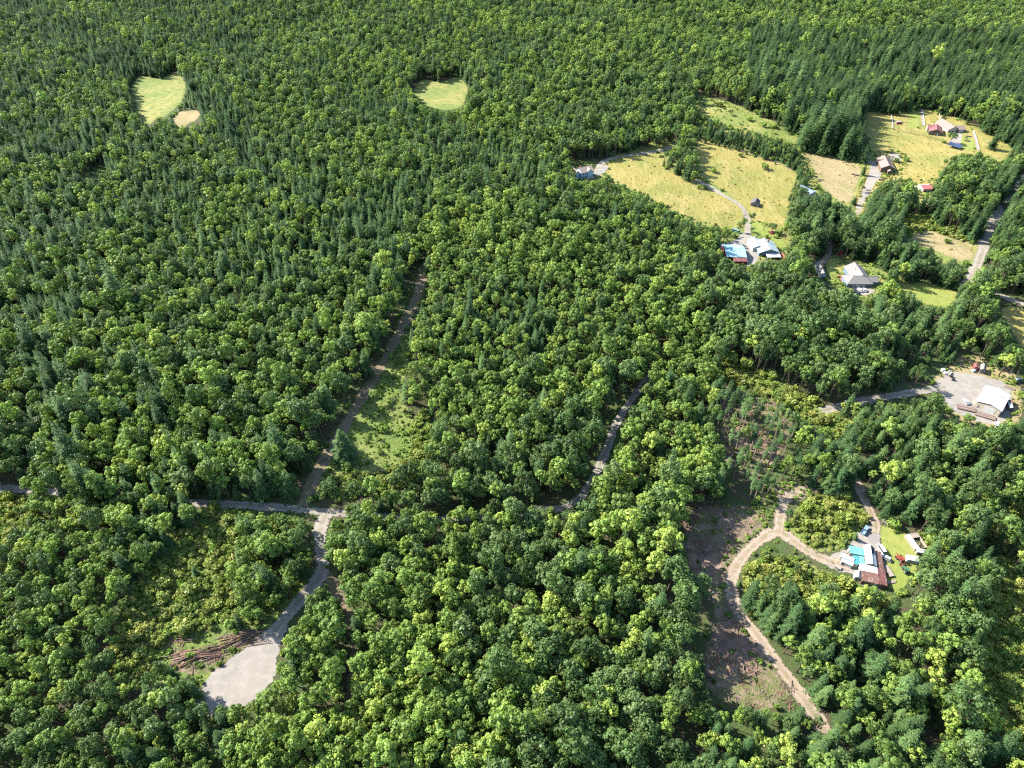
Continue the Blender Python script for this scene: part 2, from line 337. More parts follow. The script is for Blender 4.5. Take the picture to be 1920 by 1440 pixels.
road('gravel_drive', [(1118, 322), (1128, 304), (1146, 297), (1184, 291), (1238, 283), (1286, 266), (1302, 246)], 4.2, M['gravel_road'], .16)
road('gravel_road', [(1806, 536), (1824, 518), (1834, 496), (1844, 462), (1850, 440), (1868, 404), (1896, 366), (1940, 310)], 6.0, M['gravel_road'], .15)
road('gravel_road', [(1858, 544), (1884, 558), (1930, 574), (2000, 590)], 4.5, M['gravel_road'], .15)
road('gravel_drive', [(1556, 430), (1556, 460), (1552, 480), (1540, 494)], 4.0, M['dirt'], .15)
road('garden_path', [(1671, 216), (1674, 240)], 1.4, M['gravel'], .16, 0)
road('garden_path', [(1728, 207), (1732, 236)], 2.2, M['gravel'], .16, 0)
road('garden_path', [(1824, 246), (1830, 262), (1834, 282)], 1.8, M['gravel'], .16, 0)

# ------------------------------------------------------------------ where tall growth must not stand in view of the open ground
CLEAR = [FIELD_A, FIELD_B, FIELD_C, FIELD_D, FIELD_E, FIELD_F, FIELD_G, FIELD_H, FIELD_I, FIELD_J, HOUSE_LAWN,
    [(322, 222), (345, 206), (372, 204), (378, 226), (350, 240), (330, 236)],
    [(768, 508), (806, 512), (800, 560), (786, 592), (774, 640), (768, 690), (746, 740), (768, 770), (776, 810), (772, 856), (720, 872), (666, 876), (636, 876), (600, 912), (568, 944), (540, 946), (572, 890), (606, 836), (640, 776), (684, 728), (718, 662), (742, 600)],
    [(384, 934), (450, 936), (540, 934), (585, 948), (652, 958), (648, 970), (618, 976), (612, 1010), (614, 1052), (626, 1090), (660, 1160), (652, 1166), (614, 1096), (590, 1110), (560, 1150), (528, 1200), (524, 1262), (510, 1296), (440, 1330), (376, 1330), (380, 1280), (330, 1262), (320, 1186), (380, 1192), (430, 1186), (500, 1172), (556, 1118), (590, 1070), (592, 1020), (584, 980), (540, 964), (384, 954)],
    [(-60, 906), (40, 908), (52, 922), (40, 950), (-60, 960)],
    [(708, 960), (728, 960), (730, 972), (710, 972)],
    [(1200, 726), (1212, 732), (1182, 776), (1158, 820), (1146, 866), (1118, 916), (1094, 946), (1070, 958), (1058, 950), (1090, 916), (1112, 880), (1134, 828), (1140, 790), (1166, 752)],
    [(990, 944), (1010, 936), (1056, 944), (1058, 954), (1010, 956)],
    CUT_B,
    [(1420, 950), (1466, 948), (1470, 990), (1494, 1010), (1540, 1044), (1580, 1036), (1616, 1000), (1640, 970), (1600, 905), (1612, 902), (1636, 950), (1652, 976), (1700, 996), (1728, 1028), (1722, 1080), (1690, 1108), (1650, 1106), (1600, 1084), (1540, 1068), (1500, 1050), (1470, 1022), (1444, 1018), (1404, 1050), (1384, 1090), (1390, 1140), (1440, 1190), (1480, 1262), (1440, 1262), (1370, 1150), (1350, 1100), (1360, 1060), (1400, 1010)],
    [(1452, 926), (1475, 908), (1540, 912), (1540, 926), (1500, 938), (1466, 960)],
    [(1480, 985), (1500, 945), (1540, 928), (1596, 932), (1630, 972), (1606, 1000), (1560, 1034), (1516, 1026)],
    [(1340, 676), (1372, 680), (1440, 708), (1500, 742), (1560, 770), (1600, 796), (1580, 812), (1530, 794), (1450, 746), (1380, 716)],
    [(1600, 752), (1650, 740), (1740, 722), (1760, 690), (1786, 672), (1800, 668), (1862, 672), (1862, 700), (1900, 706), (1960, 700), (1960, 726), (1904, 730), (1906, 782), (1870, 802), (1796, 776), (1764, 750), (1700, 748), (1640, 758)],
    [(1345, 462), (1378, 448), (1394, 430), (1420, 410), (1444, 432), (1478, 460), (1480, 484), (1440, 486), (1424, 494), (1404, 504), (1360, 480)],
    [(1524, 484), (1552, 470), (1574, 478), (1590, 492), (1640, 492), (1656, 510), (1652, 540), (1640, 556), (1600, 556), (1580, 540), (1566, 552), (1546, 530), (1528, 512)],
    [(1630, 284), (1700, 284), (1700, 330), (1660, 340), (1640, 352), (1614, 406), (1600, 402), (1620, 340)],
    [(1070, 302), (1120, 298), (1150, 298), (1140, 324), (1118, 340), (1086, 334)],
    [(1514, 338), (1534, 340), (1536, 366), (1522, 366)],
    [(1812, 536), (1800, 530), (1830, 480), (1838, 456), (1856, 456), (1846, 500)],
    [(1860, 544), (1880, 548), (1930, 566), (1930, 582), (1880, 566)],
    [(1130, 300), (1180, 286), (1240, 278), (1262, 268), (1266, 276), (1240, 286), (1180, 296), (1140, 304)],
    [(1724, 336), (1754, 334), (1756, 360), (1730, 362)],
    [(150, 330), (176, 318), (200, 308), (204, 318), (180, 334)],
]
CLEAR_LOW = [  # open scrub: only low growth
    [(268, 1240), (262, 1140), (290, 1070), (330, 1020), (400, 965), (440, 962), (450, 1010), (430, 1080), (440, 1140), (400, 1180), (320, 1200), (300, 1250)],
    [(225, 1262), (228, 1180), (262, 1090), (280, 1100), (262, 1180), (262, 1262)],
    [(-60, 950), (30, 950), (44, 970), (30, 1000), (-60, 1030)],
    [(1400, 1060), (1450, 1044), (1540, 1070), (1600, 1100), (1660, 1120), (1600, 1126), (1480, 1100), (1400, 1090)],
    [(1864, 970), (1990, 950), (1990, 1000), (1900, 1004)],
    [(1836, 1120), (1880, 1080), (1990, 1060), (1990, 1400), (1860, 1400), (1840, 1260)],
    [(1690, 404), (1740, 412), (1850, 470), (1820, 500), (1780, 490), (1690, 452)],
    [(590, 900), (640, 882), (720, 874), (770, 850), (776, 790), (800, 760), (820, 800), (790, 880), (720, 904), (640, 920)],
]
# stands: outline, share of conifers, size, spacing factor, share of dark broadleaf
STANDS = [
    ([(1236, 930), (1310, 920), (1345, 1090), (1335, 1250), (1240, 1250)], .08, 1.5, 1.3, .6, ''),
    ([(535, 900), (590, 820), (670, 700), (734, 580), (770, 470), (726, 470), (640, 640), (530, 830), (480, 890)], .3, 1.30, 1.25, .5, ''),
    ([(1000, 958), (1062, 900), (1112, 815), (1186, 716), (1140, 700), (1056, 800), (950, 930)], .15, 1.30, 1.25, .7, ''),
    ([(300, 934), (540, 934), (540, 890), (300, 884)], .2, 1.18, 1.1, .5, ''),
    ([(1340, 730), (1420, 724), (1480, 750), (1500, 850), (1520, 930), (1420, 950), (1350, 890)], .9, .92, 1.5, 0, 'thin'),
    ([(1700, 640), (1810, 640), (1810, 720), (1740, 745), (1640, 745)], .3, .85, 1.3, .5, ''),
    ([(1470, 170), (1626, 170), (1626, 310), (1560, 300), (1480, 250)], .97, 1.6, 1.05, 0, ''),
    ([(1400, 60), (2000, 60), (2000, 210), (1400, 190)], .94, 1.21, 1.05, 0, ''),
    ([(1840, 180), (2100, 180), (2100, 480), (1880, 460), (1860, 330)], .8, 1.21, 1.1, .5, ''),
    ([(1290, 225), (1400, 240), (1520, 290), (1540, 380), (1480, 330), (1300, 262)], .85, .75, .95, .5, ''),
    ([(1470, 370), (1700, 330), (1850, 400), (1850, 520), (1560, 520), (1480, 440)], .74, 1.21, 1.15, .8, ''),
    ([(1300, 500), (1500, 490), (1640, 560), (1660, 740), (1500, 760), (1340, 690)], .14, 1.30, 1.25, .75, ''),
    ([(1640, 540), (1900, 540), (1960, 700), (1780, 700), (1640, 740)], .35, 1.24, 1.2, .55, ''),
    ([(1600, 770), (1960, 770), (1960, 1100), (1830, 1130), (1700, 980), (1560, 900)], .58, 1.18, 1.15, .5, ''),
    ([(1380, 1080), (1900, 1080), (1900, 1500), (1480, 1500)], .42, 1.15, 1.15, .4, ''),
    ([(900, 980), (1320, 900), (1340, 1500), (900, 1500)], .07, 1.18, 1.1, .45, ''),
    ([(600, 950), (1000, 950), (1000, 1500), (600, 1500)], .03, .98, .95, .1, ''),
    ([(-200, 900), (240, 940), (240, 1500), (-200, 1500)], .04, .95, .92, .15, ''),
    ([(240, 900), (420, 900), (420, 1500), (240, 1500)], .3, .95, 1.0, .2, ''),
    ([(420, 950), (600, 950), (600, 1500), (420, 1500)], .06, .95, .95, .2, ''),
    ([(780, 545), (1010, 530), (1050, 640), (980, 690), (800, 640)], .55, .9, .9, .1, ''),
    ([(980, 800), (1150, 740), (1150, 960), (800, 990), (760, 880)], .12, 1.18, 1.1, .6, ''),
    ([(760, 400), (1340, 430), (1340, 960), (760, 960)], .10, .95, .9, .1, ''),
    ([(1030, 150), (1330, 150), (1330, 300), (1060, 310), (1000, 420), (1260, 460), (1340, 520), (960, 500)], .22, 1.05, 1.0, .45, ''),
    ([(-200, 660), (180, 640), (200, 950), (-200, 950)], .3, 1.21, 1.15, .45, ''),
    ([(180, 560), (740, 520), (700, 700), (560, 960), (180, 940)], .24, 1.08, 1.0, .3, ''),
    ([(-200, 300), (800, 300), (790, 560), (-200, 680)], .6, .98, .95, .2, ''),
    ([(-200, -100), (480, -100), (480, 300), (-200, 300)], .72, .95, .95, .2, ''),
    ([(480, -100), (1040, -100), (1040, 420), (480, 420)], .4, .95, .95, .25, ''),
]

# ------------------------------------------------------------------ growth: patterns for trees, shrubs, tussocks
def unit(a): return a / (np.linalg.norm(a, axis=1)[:, None] + 1e-9)
def cards(c, nrm, size, asp=1.0, along=None):
    """leaf sprays: one four-cornered face per centre, facing nrm; along gives the long axis"""
    n = len(c); nrm = unit(nrm)
    t = RNG.normal(size=(n, 3)) if along is None else along
    t = unit(t - nrm * (t * nrm).sum(1)[:, None]); b = np.cross(nrm, t)
    s = np.asarray(size)[:, None] * .5
    if along is None:
        q = [c - t * s - b * s * .55, c + t * s * .5 - b * s * .9, c + t * s + b * s * .6, c - t * s * .4 + b * s]
    else:
        q = [c - t * s - b * s * asp * .5, c - t * s + b * s * asp * .5, c + t * s * .5 + b * s * asp, c + t * s * 1.1 - b * s * asp * .4]
    return np.stack(q, 1).reshape(-1, 3)
def leaf_mesh(name, quads, mats, extra=None):
    """one crown mesh; extra = (verts, faces) of wood that shares the mesh (material 1)"""
    nq = len(quads) // 4; V = quads; F = np.arange(nq * 4).reshape(-1, 4).tolist(); fm = [0] * nq
    if extra: 
        o = len(V); V = np.vstack([V, extra[0]]); F = F + [[o + i for i in f] for f in extra[1]]; fm += [1] * len(extra[1])
    me = mesh_from(name, V, F, mats, fm)
    tone = np.zeros(len(F)); tone[:nq] = RNG.random(nq)
    a = me.attributes.new('tone', 'FLOAT', 'FACE'); a.data.foreach_set('value', tone.astype(np.float32))
    return me
def tube(path, rad, n=6):
    V, F = [], []
    path = [Vector(p) for p in path]
    for i, p in enumerate(path):
        d = (path[min(i + 1, len(path) - 1)] - path[max(i - 1, 0)]).normalized(); x = d.orthogonal().normalized(); y = d.cross(x)
        for q in range(n):
            a = 2 * math.pi * q / n; V.append(tuple(p + (x * math.cos(a) + y * math.sin(a)) * rad[i]))
    for i in range(len(path) - 1):
        for q in range(n): F.append((i * n + q, i * n + (q + 1) % n, (i + 1) * n + (q + 1) % n, (i + 1) * n + q))
    F.append(tuple(range(n))[::-1]); F.append(tuple(range((len(path) - 1) * n, len(path) * n)))
    return V, F
def join(*parts):
    V, F = [], []
    for v, f in parts:
        o = len(V); V += list(v); F += [tuple(i + o for i in q) for q in f]
    return V, F

def broadleaf_parts(seed, H=13.0, RAD=3.3, nl=11, card=.58, rz=4.0, per=120, loose=1.0):
    rng = np.random.default_rng(seed); random.seed(seed)
    zc = H - rz * .95; L = []
    for i in range(nl):
        a = i * 2.399 + rng.uniform(-.4, .4); el = math.asin(min(1, max(-.35, 1 - 1.35 * (i + .5) / nl)))
        k = rng.uniform(.6, .95) * loose
        L.append((RAD * k * math.cos(el) * math.cos(a), RAD * k * math.cos(el) * math.sin(a), zc + rz * k * math.sin(el), RAD * rng.uniform(.27, .47)))
    L = np.array(L); Q = []
    for x, y, z, r in L:
        d = unit(rng.normal(size=(per, 3))); rr = r * rng.uniform(.7, 1.12, per)
        c = np.array([x, y, z]) + d * rr[:, None] * np.array([1, 1, .85])
        keep = np.ones(per, bool)
        for x2, y2, z2, r2 in L:
            keep &= ~(np.linalg.norm(c - np.array([x2, y2, z2]), axis=1) < r2 * .68)
        keep &= ~((d[:, 2] < -.45) & (rng.random(per) < .7))
        c, d = c[keep], d[keep]
        Q.append(cards(c, d + np.array([0, 0, .3]) + rng.normal(size=c.shape) * .3, rng.uniform(.65, 1.45, len(c)) * card))
    n = 90; d = unit(rng.normal(size=(n, 3))); c = d * (rng.random((n, 1)) ** .4) * np.array([RAD * .75, RAD * .75, rz * .8]) + np.array([0, 0, zc])
    Q.append(cards(c, d + rng.normal(size=c.shape) * .6, rng.uniform(.8, 1.6, n) * card))
    lean = rng.uniform(-.5, .5, 2)
    tr = tube([(lean[0], lean[1], -.4), (lean[0] * .6, lean[1] * .6, H * .3), (0, 0, zc), (0, 0, zc + rz * .5)], [.2 * H / 13, .15 * H / 13, .1, .04], 7)
    limbs = [tr]
    for i in range(0, nl, 2):
        x, y, z, r = L[i]; limbs.append(tube([(lean[0] * .4, lean[1] * .4, H * .34 + (i % 3) * .8), (x * .5, y * .5, (H * .4 + z) / 2), (x, y, z)], [.08, .055, .02], 5))
    return np.vstack(Q), join(*limbs)

def conifer_parts(seed, H=17.0, RAD=3.0, z0=.13, step=.9, nb=7, taper=.85, droop=.32, full=1.0):
    rng = np.random.default_rng(seed); C, N, A, S = [], [], [], []
    z = H * z0
    while z < H * .985:
        f = 1 - (z / H - z0) / (1 - z0); r0 = RAD * (max(f, .02) ** taper) * rng.uniform(.82, 1.1)
        k = max(4, int(round(nb * (.6 + .4 * f)))); a0 = rng.uniform(0, 6.28)
        for b in range(k):
            if rng.random() > full: continue
            a = a0 + 6.283 * b / k + rng.uniform(-.3, .3); r = r0 * rng.uniform(.6, 1.22) + .18
            dx, dy = math.cos(a), math.sin(a); up = .55 * (1 - f) + .02
            m = max(1, int(r / .48))
            for s in range(m):
                t = (s + .7) / m; px = r * t; pz = z + r * t * (up - droop * t) + rng.uniform(-.06, .06)
                wid = (1.15 - .7 * t) * min(1, r / 1.6) + .26
                for side in (-1, 1):
                    ang = a + side * rng.uniform(.55, .95); ax = np.array([math.cos(ang), math.sin(ang), -.22])
                    C.append(np.array([dx * px, dy * px, pz]) + ax * wid * .42); A.append(ax); S.append(wid * 1.05)
                    N.append((dx * .25 + rng.normal() * .18, dy * .25 + rng.normal() * .18, 1))
            C.append((dx * r * .98, dy * r * .98, z + r * (up - droop))); A.append((dx, dy, up - droop * 1.2)); S.append(.55); N.append((rng.normal() * .2, rng.normal() * .2, 1))
        z += step * rng.uniform(.8, 1.2) * (.65 + .35 * f)
    C.append((0, 0, H)); A.append((0, 0, 1)); S.append(.9); N.append((1, .3, 0)); C.append((0, 0, H - .1)); A.append((0, 0, 1)); S.append(.9); N.append((-.3, 1, 0))
    Q = cards(np.array(C, float), np.array(N, float), np.array(S), .5, np.array(A, float))
    tr = tube([(0, 0, -.4), (0, 0, H * .4), (0, 0, H * .985)], [.017 * H, .011 * H, .015], 7)
    return Q, tr

def shrub_parts(seed, H=1.7, RAD=1.1, nl=5, card=.34, per=46):
    rng = np.random.default_rng(seed); Q = []
    for i in range(nl):
        a = i * 2.4 + rng.uniform(-.4, .4); k = rng.uniform(.2, .75) if i else 0
        c0 = np.array([RAD * k * math.cos(a), RAD * k * math.sin(a), H * rng.uniform(.35, .62)]); r = RAD * rng.uniform(.42, .66)
        d = unit(rng.normal(size=(per, 3)) + np.array([0, 0, .35])); c = c0 + d * (r * rng.uniform(.7, 1.15, per))[:, None] * np.array([1, 1, H / RAD * .55]); c[:, 2] = np.maximum(c[:, 2], .1)
        Q.append(cards(c, d + rng.normal(size=c.shape) * .5, rng.uniform(.6, 1.5, per) * card))
    st = join(*[tube([(0, 0, -.1), (RAD * .4 * math.cos(q * 2.1), RAD * .4 * math.sin(q * 2.1), H * .6)], [.05, .02], 4) for q in range(3)])
    return np.vstack(Q), st
def tussock_parts(seed, n=26, H=.75, RAD=.55):
    rng = np.random.default_rng(seed); a = rng.uniform(0, 6.28, n); el = rng.uniform(.5, 1.3, n)
    ax = np.stack([np.cos(a) * np.cos(el), np.sin(a) * np.cos(el), np.sin(el)], 1); L = rng.uniform(.6, 1.1, n) * H
    root = np.stack([np.cos(a), np.sin(a), np.zeros(n)], 1) * (rng.random(n) * RAD)[:, None]
    return cards(root + ax * (L * .5)[:, None], np.stack([np.cos(a), np.sin(a), np.full(n, .8)], 1) + rng.normal(size=(n, 3)) * .4, L, .32, ax), None
def slash_parts(seed, n=12):
    rng = np.random.default_rng(seed); T = []
    for _ in range(n):
        a = rng.uniform(0, 6.28); L = rng.uniform(.8, 3.2); x, y = rng.normal(0, .9, 2); z = rng.uniform(.06, .45); dz = rng.uniform(-.15, .3)
        T.append(tube([(x - math.cos(a) * L / 2, y - math.sin(a) * L / 2, max(.04, z - dz)), (x + math.cos(a) * L / 2, y + math.sin(a) * L / 2, z + dz)], [rng.uniform(.05, .13), .03], 4))
    return join(*T)

class Proto: pass
def make_proto(name, parts, leaf, wood, H, RAD):
    p = Proto(); p.H, p.RAD, p.leaf = H, RAD, leaf
    p.crown = leaf_mesh(name + '_crown', parts[0], [leaf])
    p.trunk = mesh_from(name + '_trunk', parts[1][0], parts[1][1], wood, smooth=True)
    p.whole = bpy.data.objects.new(name, leaf_mesh(name, parts[0], [leaf, wood], parts[1]))
    return p
P_BROAD = [make_proto('broadleaf_pattern', broadleaf_parts(100 + i, 12.5 + (i % 3), 2.35 + .2 * (i % 2), [7, 9, 10, 8, 11, 9, 6, 10][i], card=.44, rz=[2.9, 3.5, 4.0][i % 3], per=84), M['broadleaf'], M['bark'], 12.5 + (i % 3), 3.1) for i in range(8)]
P_DARK = [make_proto('dark_broadleaf_pattern', broadleaf_parts(150 + i, 13.5, 2.9, [13, 16, 11, 18, 14][i], card=.42, rz=3.7, per=86), M['broadleaf_dark'], M['bark'], 13.5, 3.8) for i in range(5)]
P_CON = [make_proto('conifer_pattern', conifer_parts(200 + i, [15, 16.5, 13, 17, 15.5, 14][i], [2.9, 3.2, 2.9, 3.3, 2.7, 3.1][i], droop=[.3, .4, .25, .35, .45, .3][i], step=.95), M['conifer'], M['bark'], [15, 16.5, 13, 17, 15.5, 14][i], 2.7) for i in range(6)]
P_THIN = [make_proto('thin_fir_pattern', conifer_parts(250 + i, 19, [1.5, 1.7, 1.3][i], z0=[.58, .5, .64][i], nb=5, taper=.6, step=.75, full=.75), M['conifer'], M['bark_pale'], 19, 1.7) for i in range(3)]
def stuff_obj(name, parts, mats):
    return bpy.data.objects.new(name, leaf_mesh(name, parts[0], mats, parts[1]))
P_SHRUB = [stuff_obj('shrub_pattern', shrub_parts(300 + i, [1.5, 2.0, 1.2, 2.6][i], [1.1, 1.2, 1.0, 1.3][i], [5, 6, 4, 7][i]), [M['shrub'], M['bark']]) for i in range(4)]
P_UNDER = [stuff_obj('undergrowth_pattern', shrub_parts(330 + i, [1.6, 2.4, 1.2][i], [1.2, 1.4, 1.0][i], 5, .38, 40), [M['broadleaf'], M['bark']]) for i in range(3)]
P_TUSS = [stuff_obj('tussock_pattern', tussock_parts(350 + i), [M['tussock']]) for i in range(3)]
P_SLASH = []
for i in range(3):
    v, f = slash_parts(380 + i); P_SLASH.append(bpy.data.objects.new('slash_pattern', mesh_from('slash_pattern', v, f, M['wood_red'] if i == 1 else M['wood_grey'])))

def scatter(name, label, protos, xyz, rot, scl, pid, category=None):
    """one stuff object: geometry nodes set a pattern at every point"""
    me = bpy.data.meshes.new(name); me.from_pydata([tuple(p) for p in xyz], [], [])
    for an, ty, ar in (('rot', 'FLOAT_VECTOR', rot), ('scl', 'FLOAT_VECTOR', scl)):
        a = me.attributes.new(an, ty, 'POINT'); a.data.foreach_set('vector', np.asarray(ar, np.float32).ravel())
    a = me.attributes.new('pid', 'INT', 'POINT'); a.data.foreach_set('value', np.asarray(pid, np.int32))
    o = link(name, me); o['kind'] = 'stuff'; o['label'] = label
    if category: o['category'] = category
    c = bpy.data.collections.new(name + '_patterns')
    for p in protos: c.objects.link(p)
    ng = bpy.data.node_groups.new(name, 'GeometryNodeTree')
    ng.interface.new_socket('Geometry', in_out='INPUT', socket_type='NodeSocketGeometry'); ng.interface.new_socket('Geometry', in_out='OUTPUT', socket_type='NodeSocketGeometry')
    N, L = ng.nodes, ng.links
    gi, go = N.new('NodeGroupInput'), N.new('NodeGroupOutput'); ip = N.new('GeometryNodeInstanceOnPoints'); ci = N.new('GeometryNodeCollectionInfo')
    ci.inputs['Collection'].default_value = c; ci.inputs['Separate Children'].default_value = True; ci.inputs['Reset Children'].default_value = True
    def at(n, ty):
        q = N.new('GeometryNodeInputNamedAttribute'); q.data_type = ty; q.inputs['Name'].default_value = n; return q.outputs['Attribute']
    L.new(gi.outputs[0], ip.inputs['Points']); L.new(ci.outputs[0], ip.inputs['Instance']); ip.inputs['Pick Instance'].default_value = True
    L.new(at('pid', 'INT'), ip.inputs['Instance Index'])
    er = N.new('FunctionNodeEulerToRotation'); L.new(at('rot', 'FLOAT_VECTOR'), er.inputs[0]); L.new(er.outputs[0], ip.inputs['Rotation'])
    L.new(at('scl', 'FLOAT_VECTOR'), ip.inputs['Scale']); L.new(ip.outputs[0], go.inputs[0])
    md = o.modifiers.new('scatter', 'NODES'); md.node_group = ng
    return o

# ------------------------------------------------------------------ growth: where every tree stands
def poly_area(q): return abs(sum(a[0] * b[1] - b[0] * a[1] for a, b in zip(q, q[1:] + q[:1]))) / 2
def blocked(x, y, z, h, r, polys):
    bad = np.zeros(x.shape, bool); ju, jv = RNG.normal(0, 4.5, x.shape), RNG.normal(0, 3.0, x.shape)
    for fz, fx in ((0, 0), (.3, .5), (.3, -.5), (.55, .85), (.55, -.85), (.8, .5), (.8, -.5), (1, 0), (.92, 0)):
        u, v, _ = proj(x + fx * r, y, z + h * fz)
        for q in polys:       # wood edges along big openings are uneven; small yards stay open
            k = 1.0 if poly_area(q) > 9000 else 0.0
            bad |= inpoly(u + ju * k, v + jv * k, q)
    return bad
def near_road(x, y, margin):
    bad = np.zeros(x.shape, bool)
    for w, width in WROADS: bad |= dline(x, y, w[::3] + [w[-1]]) < width * .5 + margin
    return bad
FOOT = []      # building footprints in the world: (x, y, radius)
def near_building(x, y, extra):
    bad = np.zeros(x.shape, bool)
    for bx, by, br in FOOT: bad |= np.hypot(x - bx, y - by) < br + extra
    return bad
def wave(x, y, s, o=0.0):
    return (np.sin(x / s + 1.7 + o) * np.cos(y / (s * 1.21) - .6 + 2 * o) + np.sin((x + y) / (s * .77) + o * 3) * .7 + np.cos((1.3 * x - y) / (s * .55) + o) * .5) / 2.2

def grow():
    cell = 3.2
    cx, cy = np.meshgrid(np.arange(-790, 790, cell), np.arange(70, 1220, cell)); cx, cy = cx.ravel(), cy.ravel()
    cx = cx + RNG.uniform(-.48, .48, cx.shape) * cell; cy = cy + RNG.uniform(-.48, .48, cy.shape) * cell
    z = hgt(cx, cy); u, v, dep = proj(cx, cy, z + 9)
    ok = (u > -130) & (u < 2050) & (v > -40) & (v < 1560)
    cx, cy, z, u, v, dep = [a[ok] for a in (cx, cy, z, u, v, dep)]
    n = len(cx); pc = np.full(n, .25); sz = np.ones(n); sp = np.ones(n); dk = np.full(n, .25); thin = np.zeros(n, bool); done = np.zeros(n, bool)
    for poly, a, b, c, d, f in STANDS:
        m = inpoly(u, v, poly) & ~done; done |= m
        pc[m], sz[m], sp[m], dk[m] = a, b, c, d
        if f == 'thin': thin[m] = True
    pc = np.clip(pc + .42 * wave(cx, cy, 34) * np.where((pc > .1) & (pc < .9), 1, .25), 0, 1)
    dk = np.clip(dk + .38 * wave(cx, cy, 37, 1.0), 0, 1)
    keep = RNG.random(n) < .93 / (sp * sp) * np.clip(.93 + .34 * wave(cx, cy, 12, 2.2), .25, 1)
    con = RNG.random(n) < pc; keep &= ~(con & (RNG.random(n) < .28)); dark = RNG.random(n) < dk
    s = .88 * sz * (1 + .16 * wave(cx, cy, 41, 4.0)) * np.exp(RNG.normal(0, .21, n)) * np.where(con, 1.0, 1.02)
    out = []
    state = keep.copy()
    nb = near_road(cx, cy, .4) | near_building(cx, cy, 2.5)
    state &= ~nb
    lowz = np.zeros(n, bool)
    for q in CLEAR_LOW:
        lowz |= inpoly(u, v, q)
        uu, vv, _ = proj(cx, cy, z); lowz |= inpoly(uu, vv, q)
    for lev, f in enumerate((1.0, .62, .36)):
        cand = state & ~(lowz if lev < 2 else (lowz & (RNG.random(n) < .92)))
        idx = np.nonzero(cand)[0]
        h = np.where(con[idx], 16, 13.5) * s[idx] * f; r = np.where(con[idx], 2.4, 2.7) * s[idx] * f * (1.15 if lev else 1)
        if lev == 2: h, r = h * .9, r * 1.1
        b = blocked(cx[idx], cy[idx], z[idx], h, r, CLEAR)
        g = idx[~b]; state[g] = False
        for i in g: out.append((cx[i], cy[i], z[i], s[i] * f, bool(con[i]), bool(dark[i]), bool(thin[i] and con[i]), lev))
    left = np.nonzero(state)[0]; left = left[~blocked(cx[left], cy[left], z[left], np.full(len(left), 2.2), np.full(len(left), 1.2), CLEAR)]
    more = np.nonzero(keep & (RNG.random(n) < .35) & ~nb & ~state)[0]
    return out, np.concatenate([np.column_stack([cx[left] + a, cy[left] + b]) for a, b in ((0, 0), (1.4, .9), (-.9, -1.3))])

# ------------------------------------------------------------------ buildings
def metal_roof(name, c1, c2, streak=None, amt=.5):
    t = NT(name); tc = t.add('ShaderNodeTexCoord').outputs['Object']
    f = t.noise(tc, .5, 4, .6); col = t.mix(t.ramp(f, .3, .7), c1, c2)
    if streak:
        mp = t.add('ShaderNodeMapping'); mp.inputs['Scale'].default_value = (1.1, .45, .45); t.link(tc, mp.inputs[0])
        g = t.noise(mp.outputs[0], 1.1, 4, .65); col = t.mix(t.ramp(g, amt, amt + .14), col, streak)
    w = t.add('ShaderNodeTexWave'); w.inputs['Scale'].default_value = 2.2; t.link(tc, w.inputs['Vector']); t.bump(w.outputs['Fac'], .25, .03)
    return t.fin(col, .42, .4, 0)
M['roof_white'] = metal_roof('white_metal_roof', (0.426, 0.450, 0.450), (0.367, 0.397, 0.402))
M['roof_ice'] = metal_roof('pale_blue_metal_roof', (0.277, 0.333, 0.344), (0.233, 0.289, 0.305))
M['roof_cyan'] = metal_roof('pale_cyan_metal_roof', (0.214, 0.377, 0.396), (0.176, 0.327, 0.352))
M['roof_teal'] = metal_roof('teal_metal_roof', (.045, .20, .21), (.035, .165, .175))
M['roof_teal_pale'] = metal_roof('pale_teal_metal_roof', (.10, .26, .26), (.08, .22, .22))
M['roof_rust'] = metal_roof('rusty_metal_roof', (.13, .07, .05), (.095, .05, .038), (.28, .225, .19), .56)
M['roof_red'] = metal_roof('red_metal_roof', (.135, .055, .045), (.105, .045, .037), (.26, .2, .17), .57)
M['roof_pink'] = metal_roof('faded_red_roof', (0.370, 0.111, 0.104), (0.311, 0.089, 0.089))
M['roof_tan'] = plain('tan_shingle', (0.274, 0.215, 0.174), (0.207, 0.159, 0.130), 1.6, .9, .15)
M['roof_pinktan'] = plain('pinkish_shingle', (0.200, 0.150, 0.131), (0.167, 0.122, 0.106), 1.2, .9, .15)
M['roof_maroon'] = plain('maroon_shingle', (0.178, 0.078, 0.074), (0.133, 0.059, 0.059), 1.5, .9, .15)
M['roof_grey'] = plain('grey_shingle', (0.172, 0.164, 0.153), (0.131, 0.125, 0.119), 1.4, .9, .15)
M['roof_dark'] = plain('dark_shingle', (0.096, 0.089, 0.096), (0.067, 0.063, 0.067), 1.4, .9, .15)
M['roof_blue'] = metal_roof('blue_grey_roof', (0.163, 0.207, 0.281), (0.133, 0.170, 0.237))
M['wall_blue'] = plain('pale_blue_siding', (0.266, 0.370, 0.414), (0.222, 0.318, 0.370), 1, .7)
M['wall_slate'] = plain('slate_blue_siding', (0.118, 0.163, 0.207), (0.096, 0.133, 0.178), 1, .7)
M['wall_white'] = plain('white_siding', (0.414, 0.414, 0.390), (0.355, 0.355, 0.331), 1, .7)
M['wall_cream'] = plain('cream_siding', (0.385, 0.348, 0.266), (0.333, 0.296, 0.222), 1, .7)
M['wall_brown'] = plain('brown_board_wall', (0.126, 0.085, 0.056), (0.081, 0.056, 0.037), 2, .85, stretch=(4, 4, .4))
M['wall_red'] = plain('red_board_wall', (0.222, 0.037, 0.033), (0.163, 0.030, 0.026), 2, .85, stretch=(4, 4, .4))
M['wall_grey'] = plain('grey_board_wall', (0.185, 0.178, 0.170), (0.133, 0.126, 0.118), 2, .85, stretch=(4, 4, .4))
